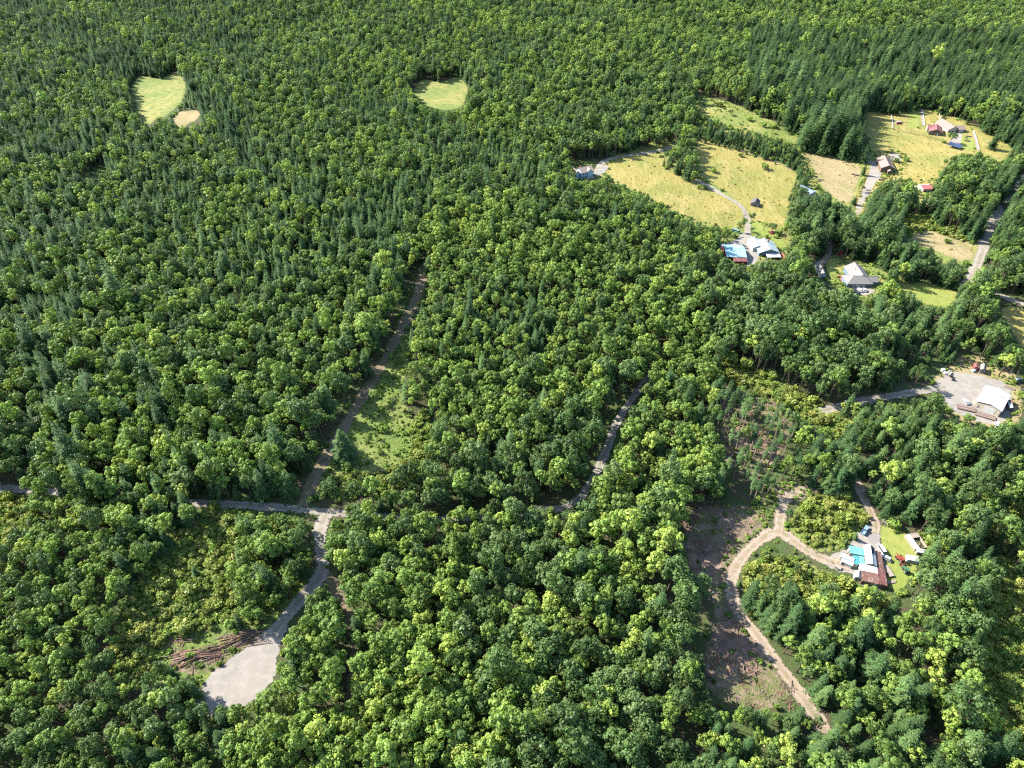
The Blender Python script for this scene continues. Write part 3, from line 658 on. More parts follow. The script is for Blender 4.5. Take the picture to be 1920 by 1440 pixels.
M['concrete'] = plain('concrete', (0.370, 0.348, 0.311), (0.311, 0.289, 0.259), .8, .9)
M['glass'] = plain('window_glass', (.02, .025, .03), (.03, .035, .04), 1, .12, .6)
M['solar'] = plain('solar_cells', (.012, .014, .03), (.018, .02, .04), 3, .15, .6)
M['trim'] = plain('white_trim', (0.426, 0.426, 0.414), (0.379, 0.379, 0.367), 2, .6)
M['deck'] = plain('red_stained_deck', (0.266, 0.096, 0.063), (0.207, 0.074, 0.052), 2, .8, stretch=(6, .5, 1))
M['plank'] = plain('weathered_plank', (0.244, 0.207, 0.167), (0.163, 0.141, 0.115), 2, .9, stretch=(6, .5, 1))
M['plank_red'] = plain('reddish_brown_plank', (0.139, 0.086, 0.072), (0.095, 0.061, 0.053), 2, .9, stretch=(6, .5, 1))
M['brick_red'] = plain('brick', (0.222, 0.089, 0.059), (0.163, 0.067, 0.044), 5, .9)
M['tarp'] = plain('white_tarp', (0.367, 0.379, 0.367), (0.308, 0.320, 0.314), .7, .6)
M['rubber'] = plain('rubber', (.02, .02, .02), (.035, .033, .03), 3, .9)
M['chrome'] = plain('steel', (0.333, 0.333, 0.333), (0.237, 0.237, 0.237), 4, .4, .5, .6)
def paint(name, c): return plain(name, c, tuple(q * .9 for q in c), 1, .3, .5)
for nm, c in (('white', (0.562, 0.562, 0.554)), ('silver', (0.296, 0.328, 0.343)), ('black', (0.016, 0.017, 0.020)), ('blue', (0.140, 0.218, 0.281)), ('red', (.20, .035, .025)), ('green', (0.039, 0.101, 0.047)), ('teal', (0.125, 0.234, 0.211)), ('navy', (0.023, 0.035, 0.078)), ('yellow', (0.390, 0.265, 0.039)), ('pinkred', (0.351, 0.062, 0.055))):
    M['paint_' + nm] = paint(nm + '_paint', c)

def prism(name, parent, verts, faces, mat): return link(name, mesh_from(name, verts, faces, mat), parent)
BOXF = [(0, 3, 2, 1), (4, 5, 6, 7), (0, 1, 5, 4), (1, 2, 6, 5), (2, 3, 7, 6), (3, 0, 4, 7)]
def boxv(x0, x1, y0, y1, z0, z1): return [(x0, y0, z0), (x1, y0, z0), (x1, y1, z0), (x0, y1, z0), (x0, y0, z1), (x1, y0, z1), (x1, y1, z1), (x0, y1, z1)]
def box(name, parent, x0, x1, y0, y1, z0, z1, mat): return prism(name, parent, boxv(x0, x1, y0, y1, z0, z1), BOXF, mat)
def slab(name, parent, a, b, c, d, th, mat):
    """a roof plane a-b-c-d (counter-clockwise from above) with thickness"""
    a, b, c, d = map(Vector, (a, b, c, d)); n = (b - a).cross(d - a).normalized() * th
    V = [a - n, b - n, c - n, d - n, a, b, c, d]; return prism(name, parent, V, BOXF, mat)
ZB = -1.0
def gable(o, x0, x1, y0, y1, ze, zr, axis, wall, roof, ov=.45, roof2=None, th=.14):
    """walls with gable ends, two roof slopes and a ridge cap"""
    w = ov * .9
    if axis == 'y':
        xm = (x0 + x1) / 2; X0, X1, Y0, Y1 = x0 + w, x1 - w, y0 + w, y1 - w; zg = ze + (zr - ze) * (1 - w / ((x1 - x0) / 2)) - .12
        V = [(X0, Y0, ZB), (X1, Y0, ZB), (X1, Y1, ZB), (X0, Y1, ZB), (X0, Y0, ze), (X1, Y0, ze), (X1, Y1, ze), (X0, Y1, ze), (xm, Y0, zg), (xm, Y1, zg)]
        F = [(0, 1, 5, 8, 4), (2, 3, 7, 9, 6), (1, 2, 6, 5), (3, 0, 4, 7), (4, 8, 9, 7), (5, 6, 9, 8)]
        prism('wall', o, V, F, wall)
        k = (zr - ze) / ((x1 - x0) / 2)
        slab('roof_slope', o, (x0, y0, ze), (xm, y0, zr), (xm, y1, zr), (x0, y1, ze), th, roof)
        slab('roof_slope', o, (xm, y0, zr), (x1, y0, ze), (x1, y1, ze), (xm, y1, zr), th, roof2 or roof)
        box('ridge_cap', o, xm - .16, xm + .16, y0 - .02, y1 + .02, zr - .04, zr + .06, roof)
    else:
        ym = (y0 + y1) / 2; X0, X1, Y0, Y1 = x0 + w, x1 - w, y0 + w, y1 - w; zg = ze + (zr - ze) * (1 - w / ((y1 - y0) / 2)) - .12
        V = [(X0, Y0, ZB), (X1, Y0, ZB), (X1, Y1, ZB), (X0, Y1, ZB), (X0, Y0, ze), (X1, Y0, ze), (X1, Y1, ze), (X0, Y1, ze), (X0, ym, zg), (X1, ym, zg)]
        F = [(0, 1, 5, 4), (2, 3, 7, 6), (1, 2, 6, 9, 5), (3, 0, 4, 8, 7), (4, 5, 9, 8), (6, 7, 8, 9)]
        prism('wall', o, V, F, wall)
        slab('roof_slope', o, (x0, y0, ze), (x1, y0, ze), (x1, ym, zr), (x0, ym, zr), th, roof)
        slab('roof_slope', o, (x0, ym, zr), (x1, ym, zr), (x1, y1, ze), (x0, y1, ze), th, roof2 or roof)
        box('ridge_cap', o, x0 - .02, x1 + .02, ym - .16, ym + .16, zr - .04, zr + .06, roof)
def hip(o, x0, x1, y0, y1, ze, zr, wall, roof, ov=.5):
    ym = (y0 + y1) / 2; i = (y1 - y0) / 2 * .95; w = ov * .9
    box('wall', o, x0 + w, x1 - w, y0 + w, y1 - w, ZB, ze - .05, wall)
    a, b, c, d = (x0, y0, ze), (x1, y0, ze), (x1, y1, ze), (x0, y1, ze); e, f = (x0 + i, ym, zr), (x1 - i, ym, zr)
    for q in ((a, b, f, e), (c, d, e, f), (b, c, f), (d, a, e)):
        n = len(q); V = [Vector(p) for p in q]; V = [p - Vector((0, 0, .14)) for p in V] + V
        F = [tuple(range(n))[::-1], tuple(range(n, 2 * n))] + [(k, (k + 1) % n, n + (k + 1) % n, n + k) for k in range(n)]
        prism('roof_slope', o, V, F, roof)
    box('ridge_cap', o, x0 + i, x1 - i, ym - .15, ym + .15, zr - .04, zr + .05, roof)
def lean(o, x0, x1, y0, y1, zf, zb, wall, roof, side='y', ov=.2, name='lean_to_roof'):
    """single-slope roof: zf at the front (or left) edge, zb at the back (or right) edge"""
    z = min(zf, zb)
    if wall: box('wall', o, x0 + ov, x1 - ov, y0 + ov, y1 - ov, ZB, z - .12, wall)
    if side == 'y': return slab(name, o, (x0, y0, zf), (x1, y0, zf), (x1, y1, zb), (x0, y1, zb), .1, roof)
    return slab(name, o, (x0, y0, zf), (x1, y0, zb), (x1, y1, zb), (x0, y1, zf), .1, roof)
def opening(o, name, face, a0, a1, z0, z1, at, frame, pane=None):
    """window or door on a wall: a frame standing proud and a pane of its own"""
    e = .07
    if face == 'front': f = box(name, o, a0, a1, at - e, at + .02, z0, z1, frame)
    elif face == 'left': f = box(name, o, at - e, at + .02, a0, a1, z0, z1, frame)
    else: f = box(name, o, at - .02, at + e, a0, a1, z0, z1, frame)
    if pane:
        m = .1
        if face == 'front': box('pane', f, a0 + m, a1 - m, at - e - .02, at - e + .01, z0 + m, z1 - m, pane)
        elif face == 'left': box('pane', f, at - e - .02, at - e + .01, a0 + m, a1 - m, z0 + m, z1 - m, pane)
        else: box('pane', f, at + e - .01, at + e + .02, a0 + m, a1 - m, z0 + m, z1 - m, pane)
    return f
def site(name, label, cat, FL, FR, BL, z, group=None):
    """a building's frame from three roof corners seen in the photograph at height z; returns object, length, depth, to-local"""
    p0, p1, p2 = GZ(*FL, z), GZ(*FR, z), GZ(*BL, z); ax = (p1 - p0).xy; L = ax.length; ax.normalize(); ay = Vector((-ax.y, ax.x)); D = (p2 - p0).xy.dot(ay)
    c = p0.xy + ax * L / 2 + ay * D / 2; zc = float(hgt(*c))
    o = thing(name, label, cat, (p0.x, p0.y, zc), math.atan2(ax.y, ax.x), group)
    FOOT.append((c.x, c.y, math.hypot(L, D) / 2 * .8))
    def loc(u, v, zz): 
        q = (GZ(u, v, zz) - p0).xy; return q.dot(ax), q.dot(ay)
    return o, L, D, loc

# pale blue two-storey house at the edge of the wood
o, L, D, lc = site('blue_house', 'two-storey pale blue house with tan roof at the edge of the wood', 'house', (1090, 324), (1114, 319.5), (1092, 307), 5.6)
D = 9.5
gable(o, 0, L, 0, D, 5.6, 8.3, 'x', M['wall_blue'], M['roof_tan'])
gable(o, -5.6, .3, 1.5, D + 1.5, 5.0, 7.4, 'y', M['wall_blue'], M['roof_tan'])
gable(o, L * .5, L * .5 + 3.6, -.6, 4, 6.2, 8.0, 'y', M['wall_blue'], M['roof_tan'], .3)
for x in (1.2, 3.6, 8.2):
    opening(o, 'window', 'front', x, x + 1.3, 3.6, 4.9, .4, M['trim'], M['glass']); opening(o, 'window', 'front', x, x + 1.4, .9, 2.3, .4, M['trim'], M['glass'])
opening(o, 'door', 'front', 6.3, 7.3, 0, 2.1, .4, M['trim'])
box('chimney', o, 2.0, 2.8, D * .6, D * .6 + .8, 6.5, 9.1, M['brick_red'])
box('porch_deck', o, 4.4, L - .3, -3.0, .3, ZB, 1.0, M['plank'])

# dark shed in the hay field
o, L, D, lc = site('field_shed', 'small dark grey gabled shed alone in the hay field', 'shed', (1407, 381), (1424, 384.5), (1409, 372), 2.2)
gable(o, 0, L, 0, min(D, 7), 2.2, 4.6, 'y', M['wall_grey'], M['roof_dark'], .3)
opening(o, 'door', 'front', L / 2 - .8, L / 2 + .8, 0, 2.0, .27, M['wall_brown'])

# farmhouse with the pale metal roof
o, L, D, lc = site('farmhouse', 'white farmhouse with pale blue-grey metal roof beside the gravel yard', 'house', (1423.5, 473.5), (1462.5, 473.5), (1414, 448), 3.0)
D = min(D, 15)
gable(o, 0, L, 0, D, 3.0, 5.9, 'y', M['wall_slate'], M['roof_ice'])
gable(o, -2.6, 5.4, D * .42, D + 3.5, 3.3, 5.0, 'y', M['wall_white'], M['roof_ice'], .4)
lean(o, 4.6, L - .3, -4.4, .35, 2.2, 2.7, None, M['roof_white'], name='porch_roof')
for x in (4.9, (L + 4.3) / 2, L - .6): box('porch_post', o, x - .08, x + .08, -4.3, -4.14, ZB, 2.1, M['trim'])
for x in (1.2, 6.2, 9.4): opening(o, 'window', 'front', x, x + 1.4, .9, 2.1, .4, M['trim'], M['glass'])
opening(o, 'window', 'front', L / 2 - .8, L / 2 + .8, 3.5, 4.6, .4, M['trim'], M['glass'])
box('deck', o, L + .1, L + 4.2, -4.5, 4.5, ZB, .6, M['deck'])
box('chimney', o, L * .62, L * .62 + .8, D * .75, D * .75 + .8, 4.2, 6.7, M['brick_red'])

# long shed with cyan roof and red lean-to
o, L, D, lc = site('machine_shed', 'long shed with pale cyan roof and red lean-to at the gravel yard', 'shed', (1362, 481), (1400.5, 482.5), (1364, 466), 3.3)
gable(o, 0, L, 0, max(D, 8) * 1.5, 3.3, 5.4, 'x', M['wall_red'], M['roof_cyan'])
lean(o, 4.5, L - .1, -3.8, .1, 2.2, 3.15, M['wall_red'], M['roof_red'])
opening(o, 'sliding_door', 'right', 2.5, 6, 0, 3.0, L - .4, M['wall_red'])

# grey garage between farmhouse and hip-roofed house
o, L, D, lc = site('grey_garage', 'narrow grey-roofed garage with white gable end beside a strip of lawn', 'garage', (1538.5, 515), (1551, 515.5), (1530, 489), 2.8)
gable(o, 0, L, 0, min(D, 15), 2.8, 4.6, 'y', M['wall_white'], M['roof_grey'])
opening(o, 'garage_door', 'front', .8, L - .8, 0, 2.2, .4, M['wall_blue'])
opening(o, 'door', 'right', 6, 7, 0, 2.0, L - .4, M['trim'])

# hip-roofed house with double garage
o, L, D, lc = site('hip_roofed_house', 'grey hip-roofed house with two white garage doors and slate blue walls', 'house', (1589, 532), (1638.5, 532), (1587, 514), 3.0)
D = 10.5
hip(o, 0, L, 0, D, 3.0, 5.9, M['wall_slate'], M['roof_grey'])
gable(o, 5.2, L + .2, 5.2, D + 10.5, 3.0, 6.5, 'y', M['wall_slate'], M['roof_grey'], roof2=M['roof_grey'])
gable(o, L - 3, L + 4.6, 2.6, 9.6, 2.7, 5.0, 'x', M['wall_slate'], M['roof_grey'])
for x in (6.0, 9.3): opening(o, 'garage_door', 'front', x, x + 2.7, 0, 2.3, .45, M['trim'])
opening(o, 'door', 'front', 4.1, 5.1, 0, 2.1, .45, M['trim'])
for x in (1.6, 13.2): opening(o, 'window', 'front', x, x + 1.6, .9, 2.1, .45, M['trim'], M['glass'])
box('patio', o, -.5, 4.9, D - 2.6, D + 4.5, ZB, .25, M['deck'])
box('roof_vent', o, 9, 9.4, D + 3, D + 3.4, 4.5, 5.9, M['chrome'])

# big brown barn with roof panels
o, L, D, lc = site('brown_barn', 'brown barn with tan roof and dark roof panels above the gravel drive', 'barn', (1652, 316), (1679, 317), (1652, 292), 3.6)
D = min(D, 21)
gable(o, 0, L, 0, D, 3.6, 6.3, 'y', M['wall_brown'], M['roof_pinktan'], .5)
k = (6.3 - 3.6) / (L / 2)
for i in range(5):
    y = 4.2 + i * 3.1; a, b = L * .56, L * .86
    slab('roof_panel', o, (a, y, 6.3 - (a - L / 2) * k + .14), (b, y, 6.3 - (b - L / 2) * k + .14), (b, y + 1.3, 6.3 - (b - L / 2) * k + .14), (a, y + 1.3, 6.3 - (a - L / 2) * k + .14), .06, M['solar'])
opening(o, 'barn_door', 'front', 1.4, 4.4, 0, 3.0, .45, M['wall_brown'])
gable(o, L * .45, L * .45 + 3.6, -3.2, .4, 2.4, 3.5, 'y', M['wall_brown'], M['roof_pinktan'], .3)
opening(o, 'window', 'front', L - 3.4, L - 2.2, 1.1, 2.3, .45, M['trim'], M['glass'])

# maroon-roofed house
o, L, D, lc = site('maroon_roofed_house', 'house with maroon shingle roof in front of the far fir wood', 'house', (1742, 246.5), (1768.5, 249.5), (1740, 235), 3.0)
D = min(D, 15)
gable(o, 0, L, 0, D, 3.0, 5.6, 'y', M['wall_brown'], M['roof_maroon'])
gable(o, -1.5, L * .4, D * .45, D * 1.02, 3.15, 5.2, 'x', M['wall_cream'], M['roof_maroon'])
for x in (1.5, 5, 8.6): opening(o, 'window', 'front', x, x + 1.5, .9, 2.2, .4, M['trim'], M['glass'])
opening(o, 'door', 'front', 7, 8, 0, 2.1, .4, M['trim'])

# pinkish-tan house
o, L, D, lc = site('tan_roofed_house', 'sprawling house with faded tan roof right of the maroon roof', 'house', (1778.5, 243), (1800, 241.5), (1777, 222), 3.0)
D = min(D, 20)
gable(o, 0, L, 0, D, 3.0, 5.8, 'y', M['wall_cream'], M['roof_pinktan'])
gable(o, L - 3, L + 5.5, -1.5, 7.5, 3.0, 5.0, 'x', M['wall_brown'], M['roof_pinktan'])
opening(o, 'garage_door', 'front', L - .8, L + 3.8, 0, 2.4, -1.1, M['wall_white'])
for x in (1.5, 4.4): opening(o, 'window', 'front', x, x + 1.5, .9, 2.2, .4, M['trim'], M['glass'])

# dark carport in tree shade
o, L, D, lc = site('carport', 'dark navy roofed carport in shade below the tan-roofed house', 'carport', (1776, 271), (1800, 277), (1778, 265), 2.4)
D = min(D, 7)
lean(o, 0, L, 0, D, 2.3, 2.7, None, M['paint_navy'], name='roof')
for x in (.3, L / 2, L - .3):
    for y in (.3, D - .3): box('post', o, x - .07, x + .07, y - .07, y + .07, ZB, 2.25, M['wall_grey'])

# small red and white shed by the lone fir
o, L, D, lc = site('red_shed', 'little shed with faded red roof at the foot of the lone fir', 'shed', (1731, 355.5), (1750, 353.5), (1730, 344), 2.4)
D = min(D, 8)
gable(o, 0, L, 0, D, 2.4, 4.0, 'x', M['wall_white'], M['roof_pink'], roof2=M['roof_white'])
opening(o, 'door', 'front', 2, 3.2, 0, 2.0, .4, M['wall_red'])
box('porch_slab', o, -1.2, 1.2, D, D + 2.5, ZB, .15, M['concrete'])

# blue-grey shed in the tree belt
o, L, D, lc = site('blue_shed', 'blue-grey roofed shed half hidden in the conifer belt beside the tan field', 'shed', (1520, 364), (1531.5, 360), (1518, 343), 3.2)
D = min(D, 16)
gable(o, 0, L, 0, D, 3.2, 4.2, 'y', M['wall_white'], M['roof_blue'], .3)
opening(o, 'sliding_door', 'front', 1, L - 1, 0, 2.6, .27, M['trim'])

# big white-roofed barn
o, L, D, lc = site('white_barn', 'large barn with white metal roof and white sliding door in the gravel yard', 'barn', (1831, 751), (1879, 772), (1839, 718.5), 4.2)
gable(o, 0, L, 0, D, 4.2, 5.7, 'y', M['wall_cream'], M['roof_white'], .4)
opening(o, 'sliding_door', 'front', L * .36, L * .36 + 5.2, 0, 3.3, .36, M['trim'])
opening(o, 'door', 'front', 1.4, 2.4, 0, 2.1, .36, M['wall_grey'])
opening(o, 'window', 'left', 3, 4.6, 1.4, 2.6, .36, M['trim'], M['glass'])
box('chimney', o, L * .7, L * .7 + .35, D * .6, D * .6 + .35, 5.0, 6.0, M['chrome'])
o, L, D, lc = site('small_red_shed', 'little red-roofed shed left of the small grey shed', 'shed', (1826, 689), (1835, 691.5), (1829, 678), 2.3)
gable(o, 0, L, 0, min(D, 4.5), 2.3, 3.3, 'y', M['wall_red'], M['roof_red'], .25)
opening(o, 'door', 'front', L / 2 - .5, L / 2 + .5, 0, 1.9, .23, M['wall_white'])
o, L, D, lc = site('small_grey_shed', 'little grey-roofed shed under the yellowish tree behind the white barn', 'shed', (1837.5, 692.5), (1848.5, 696), (1843, 679), 2.6)
gable(o, 0, L, 0, min(D, 5.5), 2.6, 3.7, 'y', M['wall_grey'], M['roof_grey'], .25)
opening(o, 'door', 'front', L / 2 - .6, L / 2 + .6, 0, 1.9, .23, M['wall_brown'])
o, L, D, lc = site('garden_shed', 'narrow pale shed with orange-red roof right of the white barn', 'shed', (1893, 765), (1903, 767), (1895, 748), 2.2)
gable(o, 0, L, 0, min(D, 5.5), 2.2, 3.0, 'y', M['wall_grey'], M['roof_white'], .2, roof2=M['roof_grey'])
box('roof_box', o, .6, L - .4, min(D, 5.5) * .6, min(D, 5.5), 2.5, 3.3, M['roof_red'])
opening(o, 'door', 'front', .5, 1.4, 0, 1.8, .18, M['wall_brown'])

# rambling house with teal, white, rust and red roofs
o, L, D, lc = site('patchwork_house', 'rambling house with teal, white and rusty metal roofs and solar panels', 'house', (1615.5, 1089), (1662, 1099), (1597, 1024), 2.6)
def R2(u0, v0, u1, v1, z):
    a, b = lc(u0, v0, z), lc(u1, v1, z); return min(a[0], b[0]), max(a[0], b[0]), min(a[1], b[1]), max(a[1], b[1])
xA = lc(1648, 1096, 2.6)[0]; yR = lc(1617, 1071, 2.9)[1]
lean(o, 0, xA, 0, yR, 2.5, 3.3, M['wall_brown'], M['roof_rust'], name='rusty_roof')
yT = lc(1652, 1034, 2.6)[1]
lean(o, xA + .06, xA + 3.3, .1, lc(1660, 1066, 2.7)[1], 2.9, 2.35, M['wall_brown'], M['roof_red'], 'x', name='red_roof')
lean(o, xA + .06, xA + 2.9, lc(1660, 1066, 2.7)[1] + .05, yT, 2.75, 2.3, M['wall_brown'], M['roof_rust'], 'x', name='rusty_roof')
yW = lc(1614, 1057, 3.2)[1]
lean(o, -.3, xA - .1, yR + .05, yW, 3.0, 3.25, M['wall_white'], M['roof_white'], name='flat_roof')
xg0, yg0 = lc(1623, 1056, 3.4); xg1 = xA - .15; yg1 = yg0 + 9.2
gable(o, xg0, xg1, yW + .1, yg1, 3.5, 4.9, 'y', M['wall_cream'], M['roof_white'], .4)
kk = (4.9 - 3.5) / ((xg1 - xg0) / 2); xm = (xg0 + xg1) / 2
for r in range(2):
    for c in range(3):
        a = xm + .35 + r * 1.5; b = a + 1.35; y = yg1 - 4.2 + c * 1.25
        if b > xg1: continue
        zz = lambda q: 4.9 - (q - xm) * kk + .12
        f = slab('solar_panel', o, (a, y, zz(a)), (b, y, zz(b)), (b, y + 1.15, zz(b)), (a, y + 1.15, zz(a)), .05, M['solar'])
for r in range(2):
    a = xm - 1.9 + r * .9
    box('roof_vent', o, a, a + .25, yW + 2 + r * 1.5, yW + 2.25 + r * 1.5, 4.2, 5.4, M['chrome'])
xt0 = lc(1601, 1056, 3.0)[0]; yt0 = lc(1602, 1056, 3.0)[1]; yt1 = lc(1601, 1039, 3.0)[1]; ytt = lc(1597, 1024, 3.0)[1]
lean(o, xt0, (xt0 + xg0) / 2, yt0, yt1 - .1, 2.5, 2.6, M['wall_cream'], M['roof_teal'], name='teal_roof')
lean(o, (xt0 + xg0) / 2 + .05, xg0 - .05, yt0, yt1 - .1, 2.75, 2.85, M['wall_cream'], M['roof_teal_pale'], name='teal_roof')
lean(o, xt0 - 1.2, xg0 - .05, yt1 + .3, ytt, 3.0, 3.3, M['wall_cream'], M['roof_teal_pale'], name='teal_roof')
box('concrete_pad', o, xt0 + 1.2, xg1 - .5, ytt + .1, ytt + 3.2, ZB, .22, M['concrete'])
for x in (1.2, 3.6, 6.2): opening(o, 'window', 'front', x, x + 1.2, .9, 2.0, .2, M['trim'], M['glass'])
opening(o, 'door', 'front', 5.0, 5.9, 0, 2.0, .2, M['trim'])
# white-roofed outbuildings left of it
o, L, D, lc = site('white_outbuilding', 'low white-roofed outbuilding left of the teal roofs', 'shed', (1577, 1052), (1600, 1062), (1571, 1034), 2.6)
D = min(D, 8.5)
gable(o, 0, L * .95, 0, D * .48, 2.5, 3.2, 'x', M['wall_white'], M['roof_white'], .25)
lean(o, -.9, L * .93, D * .5, D, 2.75, 3.0, M['wall_cream'], M['roof_ice'])
opening(o, 'door', 'front', .6, 1.5, 0, 1.9, .23, M['wall_brown'])
o, L, D, lc = site('little_white_shed', 'little white gabled shed at the left corner of the rusty roof', 'shed', (1602, 1082), (1614, 1086), (1602, 1069), 2.2)
gable(o, 0, L, 0, min(D, 4.5), 2.2, 3.1, 'y', M['wall_white'], M['roof_white'], .2)
opening(o, 'door', 'front', L / 2 - .5, L / 2 + .5, 0, 1.8, .18, M['wall_grey'])
# poultry sheds on the far side of the lawn
o, L, D, lc = site('white_container', 'low white container shed under the big firs beside the lawn', 'shed', (1702, 1049), (1724, 1053), (1700, 1039), 2.2)
D = min(D, 3.6)
gable(o, 0, L, 0, D, 2.1, 2.5, 'x', M['wall_white'], M['tarp'], .12)
for x in (1.0, 2.4): opening(o, 'window', 'front', x, x + .9, .9, 1.6, .11, M['trim'], M['glass'])
o, L, D, lc = site('tarp_shed', 'small tarp-roofed shed below the fenced garden ruin', 'shed', (1720, 1035), (1738, 1038), (1719, 1027), 2.0)
gable(o, 0, L, 0, min(D, 3.6), 1.9, 2.6, 'x', M['plank'], M['tarp'], .12)
opening(o, 'door', 'front', .6, 1.4, 0, 1.6, .11, M['wall_brown'])
# roofless garden enclosure
o, L, D, lc = site('garden_enclosure', 'roofless grey plank enclosure with planted beds beside the lawn', 'enclosure', (1716, 1030), (1740, 1026), (1703, 1001), 1.5)
D = min(D, 9)
box('wall', o, 0, L, 0, .15, ZB, 1.4, M['plank']); box('wall', o, 0, L, D - .15, D, ZB, 1.6, M['plank'])
box('wall', o, 0, .15, .17, D - .17, ZB, 1.5, M['plank']); box('wall', o, L - .15, L, .17, D - .17, ZB, 1.5, M['plank'])
lean(o, .2, 2.2, .2, D - .2, 1.5, 1.5, None, M['tarp'], name='bed_cover'); lean(o, 2.4, L - .2, D - 2.2, D - .2, 1.4, 1.6, None, M['plank'], name='bed_cover')
box('raised_bed', o, 2.9, L - .6, 1.0, 3.6, ZB, .6, M['clearcut']); box('raised_bed', o, 2.9, L - .6, 4.2, D - 2.5, ZB, .6, M['clearcut'])

# ------------------------------------------------------------------ vehicles and yard things
def wheel(o, x, y, r, w):
    n = 14; V = []; F = []
    for s in (-w / 2, w / 2):
        for q in range(n): V.append((x + r * math.cos(6.2832 * q / n), y + s, r + r * math.sin(6.2832 * q / n)))
    F = [tuple(range(n)), tuple(range(n, 2 * n))[::-1]] + [(q, n + q, n + (q + 1) % n, (q + 1) % n) for q in range(n)]
    t = prism('wheel', o, V, F, M['rubber'])
    r2 = r * .55; V2 = []
    for s in (-w / 2 - .02, w / 2 + .02):
        for q in range(n): V2.append((x + r2 * math.cos(6.2832 * q / n), y + s, r + r2 * math.sin(6.2832 * q / n)))
    prism('rim', t, V2, F, M['chrome'])
def extrude(name, o, prof, y0, y1, mat, inset=0, top=None):
    n = len(prof); V = [(x, y0, z) for x, z in prof] + [(x, y1, z) for x, z in prof]
    if inset:
        V = [(x, y0 + inset * (z >= top), z) for x, z in prof] + [(x, y1 - inset * (z >= top), z) for x, z in prof]
    F = [tuple(range(n)), tuple(range(n, 2 * n))[::-1]] + [(q, n + q, n + (q + 1) % n, (q + 1) % n) for q in range(n)]
    return prism(name, o, V, F, mat)
def put(name, label, cat, u, v, deg, group=None):
    p = G(u, v); p.z += .15; return thing(name, label, cat, p, R(deg), group)
def car(label, u, v, deg, col, kind='car', group=None, L=4.5):
    o = put('parked_' + kind, label, kind if kind != 'pickup' else 'pickup truck', u, v, deg, group); W = .9; h = L / 2; m = M['paint_' + col]
    if kind == 'pickup':
        L = 5.4; h = 2.7
        extrude('body', o, [(-h, .4), (h, .4), (h, .95), (h - .2, 1.1), (.7, 1.12), (-.75, 1.12), (-.75, .72), (-h + .1, .72), (-h, .72)], -W, W, m)
        extrude('bed_side', o, [(-h, .73), (-.78, .73), (-.78, 1.15), (-h, 1.15)], -W, -W + .1, m); extrude('bed_side', o, [(-h, .73), (-.78, .73), (-.78, 1.15), (-h, 1.15)], W - .1, W, m)
        extrude('window', o, [(-.72, 1.12), (1.15, 1.12), (.45, 1.68), (-.6, 1.68)], -W + .04, W - .04, M['glass'], .14, 1.5)
        extrude('roof', o, [(-.62, 1.69), (.48, 1.69), (.42, 1.76), (-.58, 1.76)], -W + .17, W - .17, m)
    else:
        van = kind == 'van'; t = 1.95 if van else 1.45
        extrude('body', o, [(-h, .35), (h, .35), (h, .72), (h - .25, .86), (h - 1.2, .95), (-h + .35, .98), (-h, .85)], -W, W, m)
        g = [(h - 1.15, .95), (h - 1.85, t), (-h + .7, t), (-h + .2, .97)] if not van else [(h - .7, .95), (h - 1.3, t), (-h + .1, t), (-h + .02, .97)]
        extrude('window', o, g, -W + .04, W - .04, M['glass'], .15, t - .1)
        extrude('roof', o, [(g[1][0] + .12, t + .01), (g[1][0], t + .07), (g[2][0], t + .07), (g[2][0] - .1, t + .01)], -W + .16, W - .16, m)
        for s in (-1, 1): box('headlight', o, h - .04, h + .03, s * .62 - .18, s * .62 + .18, .6, .74, M['trim'])
    for x in (-h + .85, h - .9):
        for s in (-1, 1): wheel(o, x, s * (W - .1), .34, .24)
    return o
car('white van parked right of the solar-panelled roof', 1651, 1031, 100, 'white', 'van', L=4.9)
car('silver car parked against the rusty strip roof below the white van', 1660, 1048, 140, 'silver')
car('pale blue pickup truck at the shrubby edge of the gravel yard', 1621, 996, 45, 'blue', 'pickup')
car('white car parked between two dark cars before the hip-roofed house', 1611.5, 545.5, 82, 'white', group='cars before the hip-roofed house')
car('dark car left of the white car before the hip-roofed house', 1602, 546, 80, 'black', group='cars before the hip-roofed house')
car('dark car with pale hood nearest the trees before the hip-roofed house', 1607, 550.5, 76, 'black', group='cars before the hip-roofed house')
car('dark car right of the white car before the hip-roofed house', 1620.5, 545.5, 78, 'silver', group='cars before the hip-roofed house')
car('long teal and white vehicle parked beside the gravel drive', 1380, 435.5, -38, 'teal', 'van', L=6.4)
car('white car at the front edge of the gravel yard left of the white barn', 1810, 755, 95, 'white', L=4.0)
car('grey vehicle in deep tree shade right of the white barn yard', 1908, 715, 20, 'silver', 'van')
car('small white vehicle among trees below the white barn', 1868, 799, 65, 'white', 'van', L=4.6)
